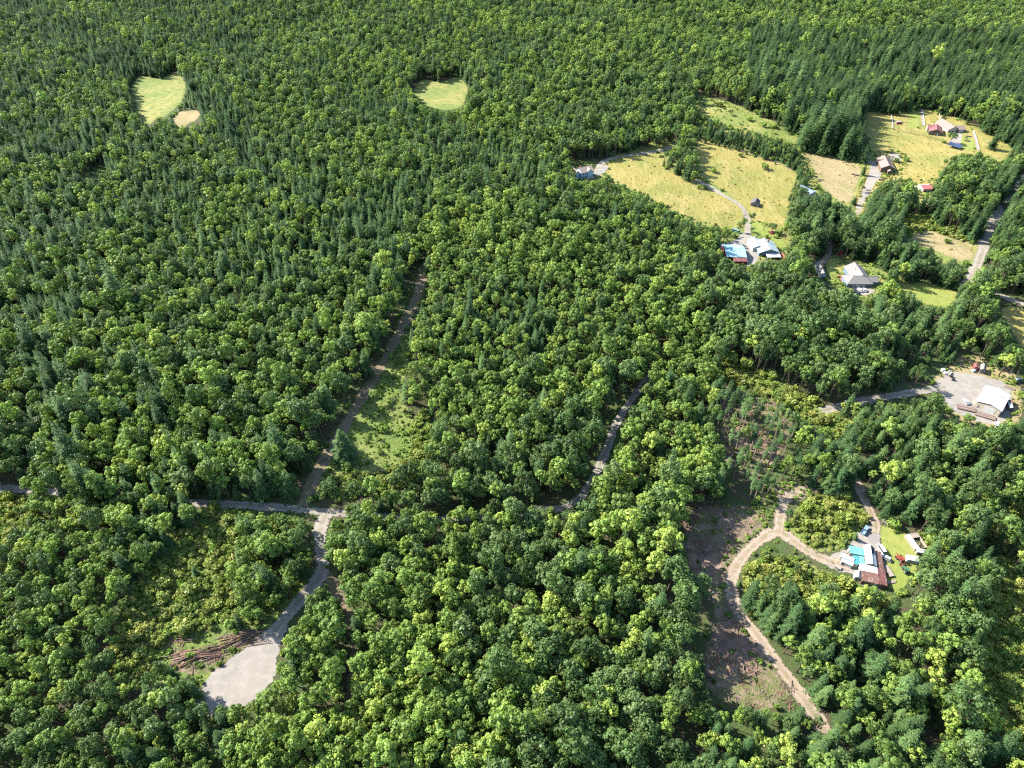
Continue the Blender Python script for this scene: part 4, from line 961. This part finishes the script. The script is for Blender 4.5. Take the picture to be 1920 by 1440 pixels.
def tractor(label, u, v, deg, col):
    o = put('tractor', label, 'tractor', u, v, deg); m = M['paint_' + col]
    extrude('hood', o, [(.2, .75), (2.0, .7), (2.05, 1.2), (1.9, 1.38), (.2, 1.45)], -.38, .38, m)
    extrude('chassis', o, [(-1.1, .5), (1.7, .5), (1.7, .76), (-1.1, .9)], -.3, .3, M['rubber'])
    box('seat', o, -.75, -.25, -.28, .28, 1.0, 1.25, M['rubber']); box('seat_back', o, -.85, -.74, -.28, .28, 1.2, 1.65, M['rubber'])
    for s in (-1, 1):
        extrude('fender', o, [(-1.3, 1.2), (-.9, 1.62), (-.2, 1.62), (.1, 1.2), (.05, 1.1), (-1.25, 1.1)], s * .75 - .2, s * .75 + .2, m)
        wheel(o, -.6, s * .8, .75, .42); wheel(o, 1.5, s * .62, .42, .26)
        box('canopy_post', o, -1.0, -.92, s * .5 - .04, s * .5 + .04, 1.0, 2.4, M['rubber'])
    box('canopy', o, -1.3, .5, -.7, .7, 2.4, 2.48, m)
    extrude('steering_column', o, [(.15, 1.3), (.25, 1.3), (-.1, 1.75), (-.2, 1.7)], -.05, .05, M['rubber'])
    return o
def implement(name, label, cat, u, v, deg, col, n=4):
    o = put(name, label, cat, u, v, deg); m = M['paint_' + col]
    box('frame', o, -1.6, 1.6, -.12, .12, .7, .9, m); box('drawbar', o, -.1, .1, .12, 2.0, .6, .78, m)
    for i in range(n):
        x = -1.35 + i * 2.7 / (n - 1); V, F = tube([(x, 0, .75), (x, -.5, .55), (x, -.35, .05)], [.06, .06, .05], 5); link('tine', mesh_from('tine', V, F, M['chrome']), o)
    for s in (-1, 1): wheel(o, s * 1.2, .5, .38, .22)
    return o
tractor('red tractor standing on the lawn beside the flatbed trailer', 1687, 1052, 118, 'red')
implement('field_cultivator', 'red field implement on the lawn just behind the red tractor', 'implement', 1692, 1060, 20, 'red')
tractor('green and white tractor lowest of the machines on the lawn', 1697, 1072, 100, 'green')
implement('hay_rake', 'orange-red rake at the top of the row of lawn machines', 'implement', 1684, 1045, 15, 'red', 5)
def trailer(label, u, v, deg, L, W, mat, load=None):
    o = put('flatbed_trailer', label, 'trailer', u, v, deg)
    n = max(4, int(W / .3))
    for i in range(n):
        y = -W / 2 + W * i / n; box('deck_plank', o, -L / 2, L / 2, y + .02, y + W / n - .02, .62 + .015 * (i % 2), .7 + .015 * (i % 2), mat)
    box('frame', o, -L / 2 + .1, L / 2 - .1, -W / 2 + .1, W / 2 - .1, .46, .6, M['rubber']); extrude('tongue', o, [(L / 2 - .2, .48), (L / 2 + 1.4, .45), (L / 2 + 1.4, .55), (L / 2 - .2, .59)], -.08, .08, M['rubber'])
    for x in (-.5, .4):
        for s in (-1, 1): wheel(o, x, s * (W / 2 + .02), .34, .22)
    return o
trailer('flatbed trailer with weathered plank deck along the red roof', 1664.5, 1072, 100, 5.4, 2.3, M['plank'])
trailer('small plank trailer in the gravel yard left of the white outbuilding', 1570, 1064, 130, 3.0, 1.7, M['plank'])
def stack(name, label, cat, u, v, deg, L, W, rows, mats, H=.5, gap=.03):
    """boards laid side by side on bearers"""
    o = put(name, label, cat, u, v, deg); w = W / rows
    for x in (-L * .38, 0, L * .38): box('bearer', o, x - .1, x + .1, -W / 2, W / 2, -.3, .12, M['plank'])
    for i in range(rows):
        z = H * (.8 + .2 * random.random()); e = random.uniform(-.25, .25)
        box('board', o, -L / 2 + e, L / 2 + e, -W / 2 + i * w + gap, -W / 2 + (i + 1) * w - gap, .12, z, mats[i % len(mats)])
    return o
stack('lumber_stack', 'long reddish-brown lumber stack at the front of the barn yard', 'lumber', 1811, 767, -22, 8.6, 3.6, 7, [M['plank_red'], M['plank_red'], M['plank']], .7)
stack('lumber_stack', 'reddish lumber stack in front of the white barn door', 'lumber', 1847, 781, -28, 9.2, 3.4, 7, [M['plank_red'], M['plank'], M['plank_red']], .6)
stack('lumber_stack', 'grey timber stack on the lawn beside the track above the garden', 'lumber', 1661, 981, -35, 3.4, 2.0, 5, [M['plank'], M['plank_red']], 1.3)
stack('lumber_stack', 'low scrap boards beside the right rear corner of the white barn', 'lumber', 1892, 728, -30, 5.0, 1.6, 4, [M['plank'], M['plank_red']], .4)
stack('lumber_stack', 'scrap boards scattered below the red roof of the rambling house', 'lumber', 1670, 1092, 10, 4.2, 1.2, 4, [M['plank']], .3)
def tank(name, label, cat, u, v, r, h, mat):
    o = put(name, label, cat, u, v, random.uniform(0, 90)); V, F = tube([(0, 0, -.25), (0, 0, h * .9), (0, 0, h)], [r, r, r * .75], 16)
    link('body', mesh_from('tank_body', V, F, mat), o); V, F = tube([(0, 0, h), (0, 0, h + .12)], [r * .25, r * .22], 10); link('cap', mesh_from('tank_cap', V, F, M['rubber']), o); return o
tank('water_tank', 'dark drum at the left edge of the barn yard', 'drum', 1783, 707, .8, 1.2, M['paint_black'])
tank('water_tank', 'second dark drum below the first at the left edge of the barn yard', 'drum', 1786.5, 713, .8, 1.1, M['paint_black'])
tank('water_tank', 'white tank among the scrap at the upper left of the barn yard', 'tank', 1767, 696, 1.0, 1.5, M['tarp'])
tank('water_tank', 'pale tank beside the scrap left of the barn yard', 'tank', 1772, 701, .9, 1.0, M['tarp'])
tank('water_tank', 'white tank below the little red-roofed shed', 'tank', 1824, 697, .9, 1.3, M['tarp'])
stack('scrap_heap', 'rusty scrap heap at the left corner of the barn yard', 'scrap', 1778, 701, 40, 4.0, 2.4, 6, [M['plank'], M['tarp'], M['plank_red']], .8)
stack('scrap_heap', 'row of pale pipes lying in shade left of the brown barn', 'pipes', 1634, 305, 60, 6.0, 8.0, 7, [M['tarp'], M['paint_navy']], .4, .4)
stack('hay_feeder', 'dark feeder rack beside the drive below the brown barn', 'feeder', 1652, 338, -15, 3.6, 1.4, 4, [M['rubber'], M['plank']], .8)
stack('play_frame', 'low wooden frame on the lawn right of the tan-roofed house', 'frame', 1816, 256.5, -20, 4.5, 1.4, 3, [M['plank_red']], .7)
stack('picnic_table', 'dark table on the lawn below the low wooden frame', 'table', 1813, 265, -25, 4.2, 1.6, 4, [M['wall_brown']], .8)
stack('chicken_coop', 'little pale coop beside the far fence left of the mown strip', 'coop', 1684, 232, 10, 5.0, 2.6, 4, [M['wall_red'], M['tarp']], 2.0)
stack('debris_pile', 'brown brush pile beside the drive left of the tan field', 'brush', 1603, 328, -30, 5.5, 2.2, 6, [M['wall_brown'], M['plank']], .8)

def fence(label, pts, mat, h=1.3, step=3.0, rails=2):
    w = densify([tuple(G(u, v).xy) for u, v in pts], step, False); p0 = w[0]; z0 = float(hgt(*p0))
    o = thing('post_and_rail_fence', label, 'fence', (p0[0], p0[1], z0))
    me = mesh_from('post', boxv(-.08, .08, -.08, .08, -.3, h), BOXF, mat)
    for x, y in w: link('post', me, o, (x - p0[0], y - p0[1], float(hgt(x, y)) - z0))
    for k in range(rails):
        V, F = [], []
        for i, (x, y) in enumerate(w):
            zz = float(hgt(x, y)) - z0 + h * (.45 + .45 * k / max(1, rails - 1)); a, b = (w[min(i + 1, len(w) - 1)], w[max(i - 1, 0)]); d = Vector((a[0] - b[0], a[1] - b[1])).normalized(); nn = Vector((-d.y, d.x)) * .035
            V += [(x - p0[0] + nn.x, y - p0[1] + nn.y, zz), (x - p0[0] - nn.x, y - p0[1] - nn.y, zz), (x - p0[0] - nn.x, y - p0[1] - nn.y, zz + .16), (x - p0[0] + nn.x, y - p0[1] + nn.y, zz + .16)]
        for i in range(len(w) - 1):
            for q in range(4): F.append((i * 4 + q, i * 4 + (q + 1) % 4, i * 4 + 4 + (q + 1) % 4, i * 4 + 4 + q))
        link('rail', mesh_from('rail', V, F, mat), o)
    return o
fence('white board fence at the left end of the far hay field', [(1671, 217), (1674, 241)], M['trim'])
fence('white board fence between mown strip and maroon-roofed house', [(1729, 206), (1733, 236)], M['trim'])
fence('white board fence behind the maroon-roofed house', [(1760, 214), (1764, 228)], M['trim'])
fence('long white board fence right of the houses', [(1824, 246), (1830, 262), (1835, 283)], M['trim'], 1.4)
fence('dark plank fence between far hay field and house lawns', [(1675, 244), (1700, 250), (1730, 256), (1760, 263), (1778, 270)], M['wall_brown'])
fence('dark fence along the drive beside the tan field', [(1622, 330), (1612, 356), (1600, 386), (1594, 398)], M['wall_brown'], 1.5)
fence('grey fence along the hay field beside the farmhouse drive', [(1396, 400), (1384, 424), (1375, 434)], M['plank'])
fence('grey wire fence at the foot of the conifer belt above the hay field', [(1304, 260), (1350, 271), (1410, 291), (1456, 305), (1484, 320)], M['plank'], 1.2, 4)

# ------------------------------------------------------------------ felled poles by the gravel apron
def pole(label, group, a, b, z, r):
    pa, pb = G(*a), G(*b); d = (pb - pa); Ln = d.length; m = (pa + pb) / 2; n = 6
    path = [(-Ln / 2 + Ln * i / n, .12 * math.sin(i * 1.1 + r * 40), .05 * math.sin(i * 1.9)) for i in range(n + 1)]
    V, F = tube(path, [r * (1 - .5 * i / n) for i in range(n + 1)], 7)
    me = mesh_from('log', V, F, random.choice([M['wood_grey'], M['wood_grey'], M['wood_red']]), smooth=True)
    o = link('log', me, None, (m.x, m.y, m.z + z), math.atan2(d.y, d.x)); o.rotation_euler[1] = random.uniform(-.02, .02)
    return tag(o, label, 'log', group)
random.seed(21)
def heap(n, u0, v0, u1, v1, half, label, group):
    for i in range(n):
        t = random.uniform(-1, 1); lay = (1 - abs(t)) * 1.5 * random.random(); sp = random.uniform(-.22, .22); ln = random.uniform(.55, 1.05)
        mu, mv = (u0 + u1) / 2 + random.uniform(-14, 14), (v0 + v1) / 2 + t * half; du, dv = (u1 - u0) / 2 * ln, (v1 - v0) / 2 * ln
        du, dv = du - dv * sp, dv + du * sp
        pole(label, group, (mu - du, mv - dv), (mu + du, mv + dv), .15 + lay, random.uniform(.11, .25))
heap(36, 322, 1240, 414, 1218, 13, 'slender felled log in the nearer heap left of the gravel apron', 'logs in the nearer heap')
heap(32, 408, 1216, 496, 1184, 12, 'slender felled log in the shaded heap beside the gravel track', 'logs in the shaded heap')
for i in range(4):
    pole('short pale log lying apart above the nearer heap', 'logs lying apart', (313 + i * 4, 1197 + i * 2.4), (364 + i * 3, 1193 + i * 3.4), .22, random.uniform(.16, .26))

# ------------------------------------------------------------------ trees that stand apart and can be told by eye
def tree(name, label, cat, x, y, z, p, sc, rz, group=None, tilt=(0, 0), sq=(1, 1)):
    o = tag(link(name, None, None, (x, y, z)), label, cat, group)
    o.rotation_euler = (tilt[0], tilt[1], rz); o.scale = (sc * sq[0], sc * sq[0], sc * sq[1])
    t = link('trunk', p.trunk, o); c = link('crown', p.crown, o); return o
P_SPRUCE = make_proto('spruce_pattern', conifer_parts(260, 22, 4.6, z0=.06, nb=10, droop=.3, step=.7), M['conifer'], M['bark'], 22, 4.6)
P_RED = make_proto('red_leaf_pattern', broadleaf_parts(270, 5, 1.8, 8, card=.4, rz=1.9, per=80), M['redleaf'], M['bark'], 5, 1.8)
P_BUSH = [make_proto('bush_pattern', shrub_parts(280 + i, 3.0, 1.9, 7, .42, 60), M['broadleaf'], M['bark'], 3.0, 1.9) for i in range(2)]
KEEPOFF = []
def lone(label, kind, u, v, h, protos, r=None, name=None, group=None):
    q = G(u, v); p = random.choice(protos); s = h / p.H; w = (r / (p.RAD * s)) if r else 1
    KEEPOFF.append((q.x, q.y, (r or p.RAD * s)))
    return tree(name or kind.replace(' ', '_'), label, kind.split()[-1] if kind != 'bush' else 'bush', q.x, q.y, q.z - .1, p, s, random.uniform(0, 6.28), group, sq=(w, 1))
lone('tall lone spruce with star-shaped crown in the grassy gap beside the dirt track', 'spruce tree', 648, 862, 21, [P_SPRUCE], 6.2)
lone('bright green small tree at the foot of the lone spruce', 'broadleaf tree', 653, 890, 8, P_BROAD[:3], 2.6)
lone('bright yellow-green small tree standing alone in the shaded grassy gap', 'broadleaf tree', 703, 756, 9, P_BROAD[:3], 3.0)
lone('grey-green tree on the right side of the grassy gap', 'broadleaf tree', 742, 768, 8, P_DARK, 2.8)
lone('tall slim conifer at the right edge of the dirt track', 'conifer tree', 776, 655, 16, P_CON, 2.4)
lone('round tree left of the dirt track in deep shade', 'broadleaf tree', 574, 854, 10, P_BROAD, 3.6)
lone('small conifer in shade left of the dirt track', 'conifer tree', 516, 888, 10, P_CON, 2.8)
lone('dark lone fir in the far hay field beside the little red shed', 'fir tree', 1757, 356, 21, [P_SPRUCE], 4.6)
lone('round dark tree between the maroon roof and the carport', 'broadleaf tree', 1781, 269, 9.5, P_DARK, 5.0)
lone('small dark tree between the maroon and tan roofs', 'broadleaf tree', 1766, 232, 7, P_DARK, 3.4)
lone('pale silvery conifer beside the right corner of the hip-roofed house', 'conifer tree', 1661, 556, 13, [P_SPRUCE], 4.2)
lone('dark red ornamental tree above the grey garage', 'ornamental tree', 1572, 484, 5.5, [P_RED])
lone('maroon-leaved tree behind the farmhouse roof', 'ornamental tree', 1446, 444, 5.0, [P_RED])
lone('bright green round tree in the lawn above the farmhouse', 'broadleaf tree', 1431, 432, 7, P_BROAD, 3.2)
lone('dark round tree right of the bright one above the farmhouse', 'broadleaf tree', 1446, 437, 7.5, P_DARK, 4.0)
lone('yellowish broad tree beside the small grey shed', 'broadleaf tree', 1872, 706, 15, P_BROAD, 5.2)
lone('big broadleaf tree standing over the bend of the reddish dirt track', 'broadleaf tree', 1303, 1122, 13, P_DARK, 6.0)
lone('slim tree with pale trunk leaning over the grass strip', 'broadleaf tree', 1448, 760, 10, P_BROAD, 2.6)
lone('lone fir at the right edge of the far hay field', 'fir tree', 1858, 280, 14, P_CON, 4.0)
BUSHES = [(1337, 323, 4.2, 'bush left in the hay field with a shadow to its right'), (1432, 317, 5.2, 'tall bush in the right part of the hay field'), (1384, 319, 2.6, 'little bush in the middle of the hay field'), (1388, 294, 3.4, 'little bush below the fence of the conifer belt'),
    (1369, 451, 4.2, 'round dark bush left of the farmhouse yard'), (1346, 441, 5.0, 'dark bush at the wood edge left of the farmhouse yard'), (1478, 472, 3.5, 'bush right of the red deck of the farmhouse'),
    (1741, 252, 2.6, 'small bush at the front corner of the maroon-roofed house'), (1755, 232, 3.0, 'small bush behind the maroon roof'), (1768, 268, 2.8, 'bush at the left end of the carport'), (1810, 262, 2.4, 'bush on the lawn right of the tan-roofed house'), (1826, 279, 2.0, 'tiny bush beside the long white fence'),
    (1720, 240, 2.0, 'tiny bush left of the maroon-roofed house'), (1681, 304, 3.4, 'bush right of the brown barn'), (1698, 302, 3.8, 'bush at the edge of the pale patch right of the brown barn'), (1581, 524, 3.0, 'bush at the left corner of the hip-roofed house'), (1578, 536, 2.6, 'bush below the left corner of the hip-roofed house'), (1652, 522, 3.0, 'autumn-toned bush at the right corner of the hip-roofed house'),
    (1671, 986, 4.5, 'bush above the house lawn beside the timber stack'), (719, 832, 2.4, 'dark bush in the sunny part of the grassy gap'), (713, 850, 2.6, 'dark bush lowest in the sunny part of the grassy gap'), (1350, 200, 4.5, 'bush in the upper green field near its left end'), (1368, 216, 5.0, 'bush in the middle of the upper green field'),
    (1404, 226, 4.5, 'bush right of the middle of the upper green field'), (1418, 214, 4.5, 'bush at the upper edge of the green field'), (1448, 240, 5.0, 'bush toward the right end of the upper green field'), (1472, 250, 5.5, 'bush at the right end of the upper green field'), (1389, 240, 4.0, 'bush at the lower edge of the upper green field'),
    (1740, 478, 4.0, 'bush at the lower edge of the straw field'), (1775, 455, 3.4, 'bush in the straw field left of the road'), (1768, 436, 4.5, 'bush at the upper edge of the straw field'), (1650, 760, 3.6, 'bush at the lower edge of the barn road')]
for u, v, h, lb in BUSHES: lone(lb, 'bush', u, v, h, P_BUSH + [P_DARK[0]], h * .62, group='bushes standing apart')
# clump of trees that divides the hay field
random.seed(5)
CL = [(1244, 312, 9), (1254, 318, 10), (1262, 309, 11), (1270, 322, 10), (1276, 314, 12), (1283, 327, 9), (1290, 320, 11), (1299, 338, 9.5), (1284, 341, 8), (1306, 344, 8), (1274, 292, 13), (1284, 286, 13), (1292, 302, 10), (1268, 300, 12), (1280, 301, 11), (1288, 276, 12), (1296, 268, 12), (1280, 270, 11)]
CLW = ['first', 'second', 'third', 'fourth', 'fifth', 'sixth', 'seventh', 'eighth', 'ninth', 'tenth', 'eleventh', 'twelfth', 'thirteenth', 'fourteenth', 'fifteenth', 'sixteenth', 'seventeenth', 'eighteenth']
for i, (u, v, h) in enumerate(sorted(CL)): lone('tree of the clump that divides the hay field, %s from the left' % CLW[i], 'broadleaf tree', u, v, h, P_DARK + P_BROAD[:1] if i % 3 else P_CON, None, group='clump in the hay field')

# ------------------------------------------------------------------ the woods
TR, GAPS = grow()
if KEEPOFF:
    kx = np.array([q[0] for q in KEEPOFF]); ky = np.array([q[1] for q in KEEPOFF]); kr = np.array([q[2] for q in KEEPOFF])
    TR = [t for t in TR if np.min(np.hypot(kx - t[0], ky - t[1]) - kr) > 1.0]
A = np.array([t[:4] for t in TR]); con = np.array([t[4] for t in TR]); dark = np.array([t[5] for t in TR]); thin = np.array([t[6] for t in TR]); lev = np.array([t[7] for t in TR])
hh = np.where(con, 17, 13.5) * A[:, 3]
U, Vv, DP = proj(A[:, 0], A[:, 1], A[:, 2] + hh * .7)
U0, V0, _ = proj(A[:, 0], A[:, 1], A[:, 2])
size = np.where(con, 2.9, 3.4) * A[:, 3] / DP
inview = (U > 4) & (U < 1916) & (Vv > 190) & (Vv < 1250)
LAND = [('felled log heap', 400, 1215), ('gravel apron', 470, 1245), ('road junction', 600, 960), ('fork of the gravel track', 604, 1066), ('lone spruce', 645, 840), ('curved grey road', 1105, 910), ('teal-roofed house', 1628, 1050), ('bend of the reddish track', 1370, 1090),
    ('reddish track at the bottom edge', 1440, 1225), ('white barn', 1860, 745), ('scrub clearing', 340, 1060), ('green tractor', 1697, 1070), ('scrub island by the gravel yard', 1550, 985), ('bottom left corner of the view', 0, 1260), ('bottom right corner of the view', 1920, 1260),
    ('middle of the bottom edge', 960, 1260), ('dark side track', 662, 1190), ('bare cut-over ground', 1330, 1030), ('thinned fir stand', 1420, 830), ('track end at the left edge', 20, 915), ('hip-roofed house', 1615, 520), ('farmhouse', 1440, 460)]
ONES = ['', 'first', 'second', 'third', 'fourth', 'fifth', 'sixth', 'seventh', 'eighth', 'ninth', 'tenth', 'eleventh', 'twelfth', 'thirteenth', 'fourteenth', 'fifteenth', 'sixteenth', 'seventeenth', 'eighteenth', 'nineteenth']
TENS = ['', '', 'twenty', 'thirty', 'forty', 'fifty', 'sixty', 'seventy', 'eighty', 'ninety']
def ordinal(n):
    if n < 20: return ONES[n]
    if n % 10 == 0: return TENS[n // 10][:-1] + 'ieth'
    return TENS[n // 10 % 10] + '-' + ONES[n % 10]
def where(u, v):
    d = [math.hypot(u - a, v - b) for _, a, b in LAND]; k = int(np.argmin(d)); dx, dy = u - LAND[k][1], v - LAND[k][2]
    s = ('to the right of' if dx > 0 else 'to the left of') if abs(dx) > abs(dy) else ('below' if dy > 0 else 'above')
    return k, s, d[k]
ORD = {}
rows = []
for kind in (False, True):
    idx = np.nonzero(inview & (con == kind) & (lev < 2))[0]; pick = idx[np.argsort(-size[idx])][:300]
    for i in pick:
        k, s, d = where(U[i], Vv[i]); rows.append((kind, k, s, d, i))
rows.sort(key=lambda r: (r[0], r[1], r[2], r[3]))
single = np.zeros(len(TR), bool); random.seed(3)
def pattern(i):
    if thin[i]: return P_THIN
    if con[i]: return P_CON
    return P_DARK if dark[i] else P_BROAD
def shape(i):
    a, b = RNG.uniform(.86, 1.14), RNG.uniform(.88, 1.14)
    if dark[i] and not con[i]: a *= .9
    if lev[i] == 1: a *= 1.15
    if lev[i] == 2: a *= 1.35
    return a, b
for kind, k, s, d, i in rows:
    key = (kind, k, s); ORD[key] = ORD.get(key, 0) + 1; single[i] = True
    what = ('thin bare-trunked fir' if thin[i] else 'conifer') if kind else 'broadleaf tree'
    lab = '%s, %s nearest %s the %s' % (what, ordinal(ORD[key]), s, LAND[k][0])
    ps = pattern(i); p = ps[int(RNG.integers(len(ps)))]; a, b = shape(i)
    tree('conifer_tree' if kind else 'broadleaf_tree', lab, 'conifer' if kind else 'tree', A[i, 0], A[i, 1], A[i, 2] - .1, p, A[i, 3], RNG.uniform(0, 6.28), 'conifers in the nearer woods' if kind else 'broadleaf trees in the nearer woods', tuple(RNG.normal(0, .035, 2)), (a, b))
def wood(name, label, sel, protos, base):
    idx = np.nonzero(sel & ~single)[0]; n = len(idx); ab = np.array([shape(i) for i in idx]); pid = RNG.integers(0, len(protos), n)
    rot = np.column_stack([RNG.normal(0, .04, n), RNG.normal(0, .04, n), RNG.uniform(0, 6.28, n)]); s = A[idx, 3]
    xyz = A[idx, :3].copy(); xyz[:, 2] -= .1
    return idx, pid, xyz, rot, np.column_stack([s * ab[:, 0], s * ab[:, 0], s * ab[:, 1]])
def wood_object(name, label, groups):
    pr, X, Ro, S, I = [], [], [], [], []
    for sel, protos in groups:
        idx, pid, xyz, rot, scl = wood(name, label, sel, protos, 0); I.append(pid + len(pr)); pr += [p.whole for p in protos]; X.append(xyz); Ro.append(rot); S.append(scl)
    # the collection hands its members over in order of name
    for i, ob in enumerate(pr): ob.name = '%s_pattern_%02d' % (name, i)
    return scatter(name, label, pr, np.vstack(X), np.vstack(Ro), np.vstack(S), np.concatenate(I))
wood_object('broadleaf_wood', 'dense green broadleaf woodland covering the slopes', [(~con & ~dark, P_BROAD), (~con & dark, P_DARK)])
wood_object('conifer_wood', 'dense dark conifer woodland covering the slopes', [(con & ~thin, P_CON), (con & thin, P_THIN)])

# ------------------------------------------------------------------ low growth
def strew(polys, dens, lo, hi, avoid=True, px=True):
    pts = []
    for poly in polys:
        w = [tuple(G(u, v).xy) for u, v in poly]; wa = np.array(w); a, b = wa.min(0), wa.max(0); n = int((b - a).prod() * dens)
        x = RNG.uniform(a[0], b[0], n); y = RNG.uniform(a[1], b[1], n); k = inpoly(x, y, w); pts.append(np.column_stack([x[k], y[k]]))
    p = np.vstack(pts); k = ~near_road(p[:, 0], p[:, 1], .6) if avoid else np.ones(len(p), bool)
    k &= ~near_building(p[:, 0], p[:, 1], .5); p = p[k]
    if avoid:
        for nm, w in SHEETS:
            if nm in ('gravel_yard', 'lawn'): k = ~inpoly(p[:, 0], p[:, 1], w); p = p[k]
        p = p[RNG.random(len(p)) < .8 + .5 * wave(p[:, 0], p[:, 1], 4.5, 3.0)]
    n = len(p); s = np.exp(RNG.normal(0, .38, n)) * RNG.uniform(lo, hi, n)
    return np.column_stack([p, hgt(p[:, 0], p[:, 1]) - .05]), np.column_stack([np.zeros((n, 2)), RNG.uniform(0, 6.28, n)]), np.column_stack([s, s, s * RNG.uniform(.8, 1.2, n)])
def name_patterns(pr, nm):
    for i, ob in enumerate(pr): ob.name = '%s_pattern_%02d' % (nm, i)
    return pr
SCRUB = [[(205, 1270), (215, 1170), (262, 1070), (315, 1010), (392, 950), (470, 960), (560, 1000), (580, 1060), (540, 1130), (470, 1180), (420, 1180), (320, 1185), (290, 1270)],
    [(-60, 930), (40, 930), (90, 970), (60, 1030), (-60, 1080)],
    [(600, 930), (640, 886), (690, 894), (740, 880), (770, 860), (772, 800), (800, 770), (820, 830), (800, 900), (700, 930)],
    [(1335, 672), (1372, 676), (1440, 704), (1500, 738), (1560, 768), (1640, 800), (1620, 850), (1540, 810), (1470, 760), (1390, 730), (1345, 705)],
    [(1480, 985), (1500, 945), (1540, 928), (1596, 932), (1630, 972), (1606, 1000), (1560, 1034), (1516, 1026)],
    [(1396, 1060), (1450, 1040), (1540, 1072), (1600, 1104), (1680, 1122), (1640, 1180), (1500, 1200), (1400, 1150)],
    [(1800, 1080), (1860, 960), (1990, 940), (1990, 1420), (1820, 1420), (1780, 1240)],
    [(1700, 396), (1760, 410), (1840, 440), (1820, 460), (1740, 430), (1690, 440)], [(1720, 990), (1770, 1030), (1780, 1090), (1736, 1060)]]
x, r, s = strew(SCRUB, .85, .4, 1.0); scatter('scrub', 'yellow-green scrub and bramble filling the open patches', name_patterns(P_SHRUB, 'scrub'), x, r, s, RNG.integers(0, 4, len(x)))
VERGE = [q for q in CLEAR[12:] if q is not CUT_B] + [[(1400, 860), (1500, 860), (1560, 910), (1470, 930), (1440, 970), (1400, 960)]]
x, r, s = strew([MEADOW, MEADOW, CUT_A, CUT_A, CUT_B, FIELD_D], .06, .3, .75); x2, r2, s2 = strew(VERGE, .3, .22, .6)
x, r, s = np.vstack([x, x2]), np.vstack([r, r2]), np.vstack([s, s2])
n = len(GAPS); q = GAPS + RNG.normal(0, .6, GAPS.shape); g = np.exp(RNG.normal(0, .3, n)) * .85
x = np.vstack([x, np.column_stack([q, hgt(q[:, 0], q[:, 1]) - .05])]); r = np.vstack([r, np.column_stack([np.zeros((n, 2)), RNG.uniform(0, 6.28, n)])]); s = np.vstack([s, np.column_stack([g, g, g])])
scatter('undergrowth', 'scattered low green undergrowth on the open cut-over ground', name_patterns(P_UNDER, 'undergrowth'), x, r, s, RNG.integers(0, 3, len(x)))
x, r, s = strew([FIELD_A, FIELD_B, FIELD_C, FIELD_E, FIELD_F, FIELD_D], .12, .3, .7); scatter('dry_grass', 'tussocks of dry straw-coloured grass over the hay fields', name_patterns(P_TUSS, 'dry_grass'), x, r, s, RNG.integers(0, 3, len(x)))
x, r, s = strew([CUT_A, CUT_B, [(1450, 925), (1475, 908), (1540, 908), (1520, 940)], [(215, 1262), (225, 1180), (262, 1150), (290, 1262)], [(300, 1262), (316, 1186), (400, 1180), (440, 1190), (400, 1262)]], .10, .5, 1.2)
scatter('logging_slash', 'broken branches and logging debris strewn on the cut-over ground', name_patterns(P_SLASH, 'slash'), x, r, s, RNG.integers(0, 3, len(x)))
print('trees', len(TR), 'conifers', int(con.sum()), 'scrub', len(x))
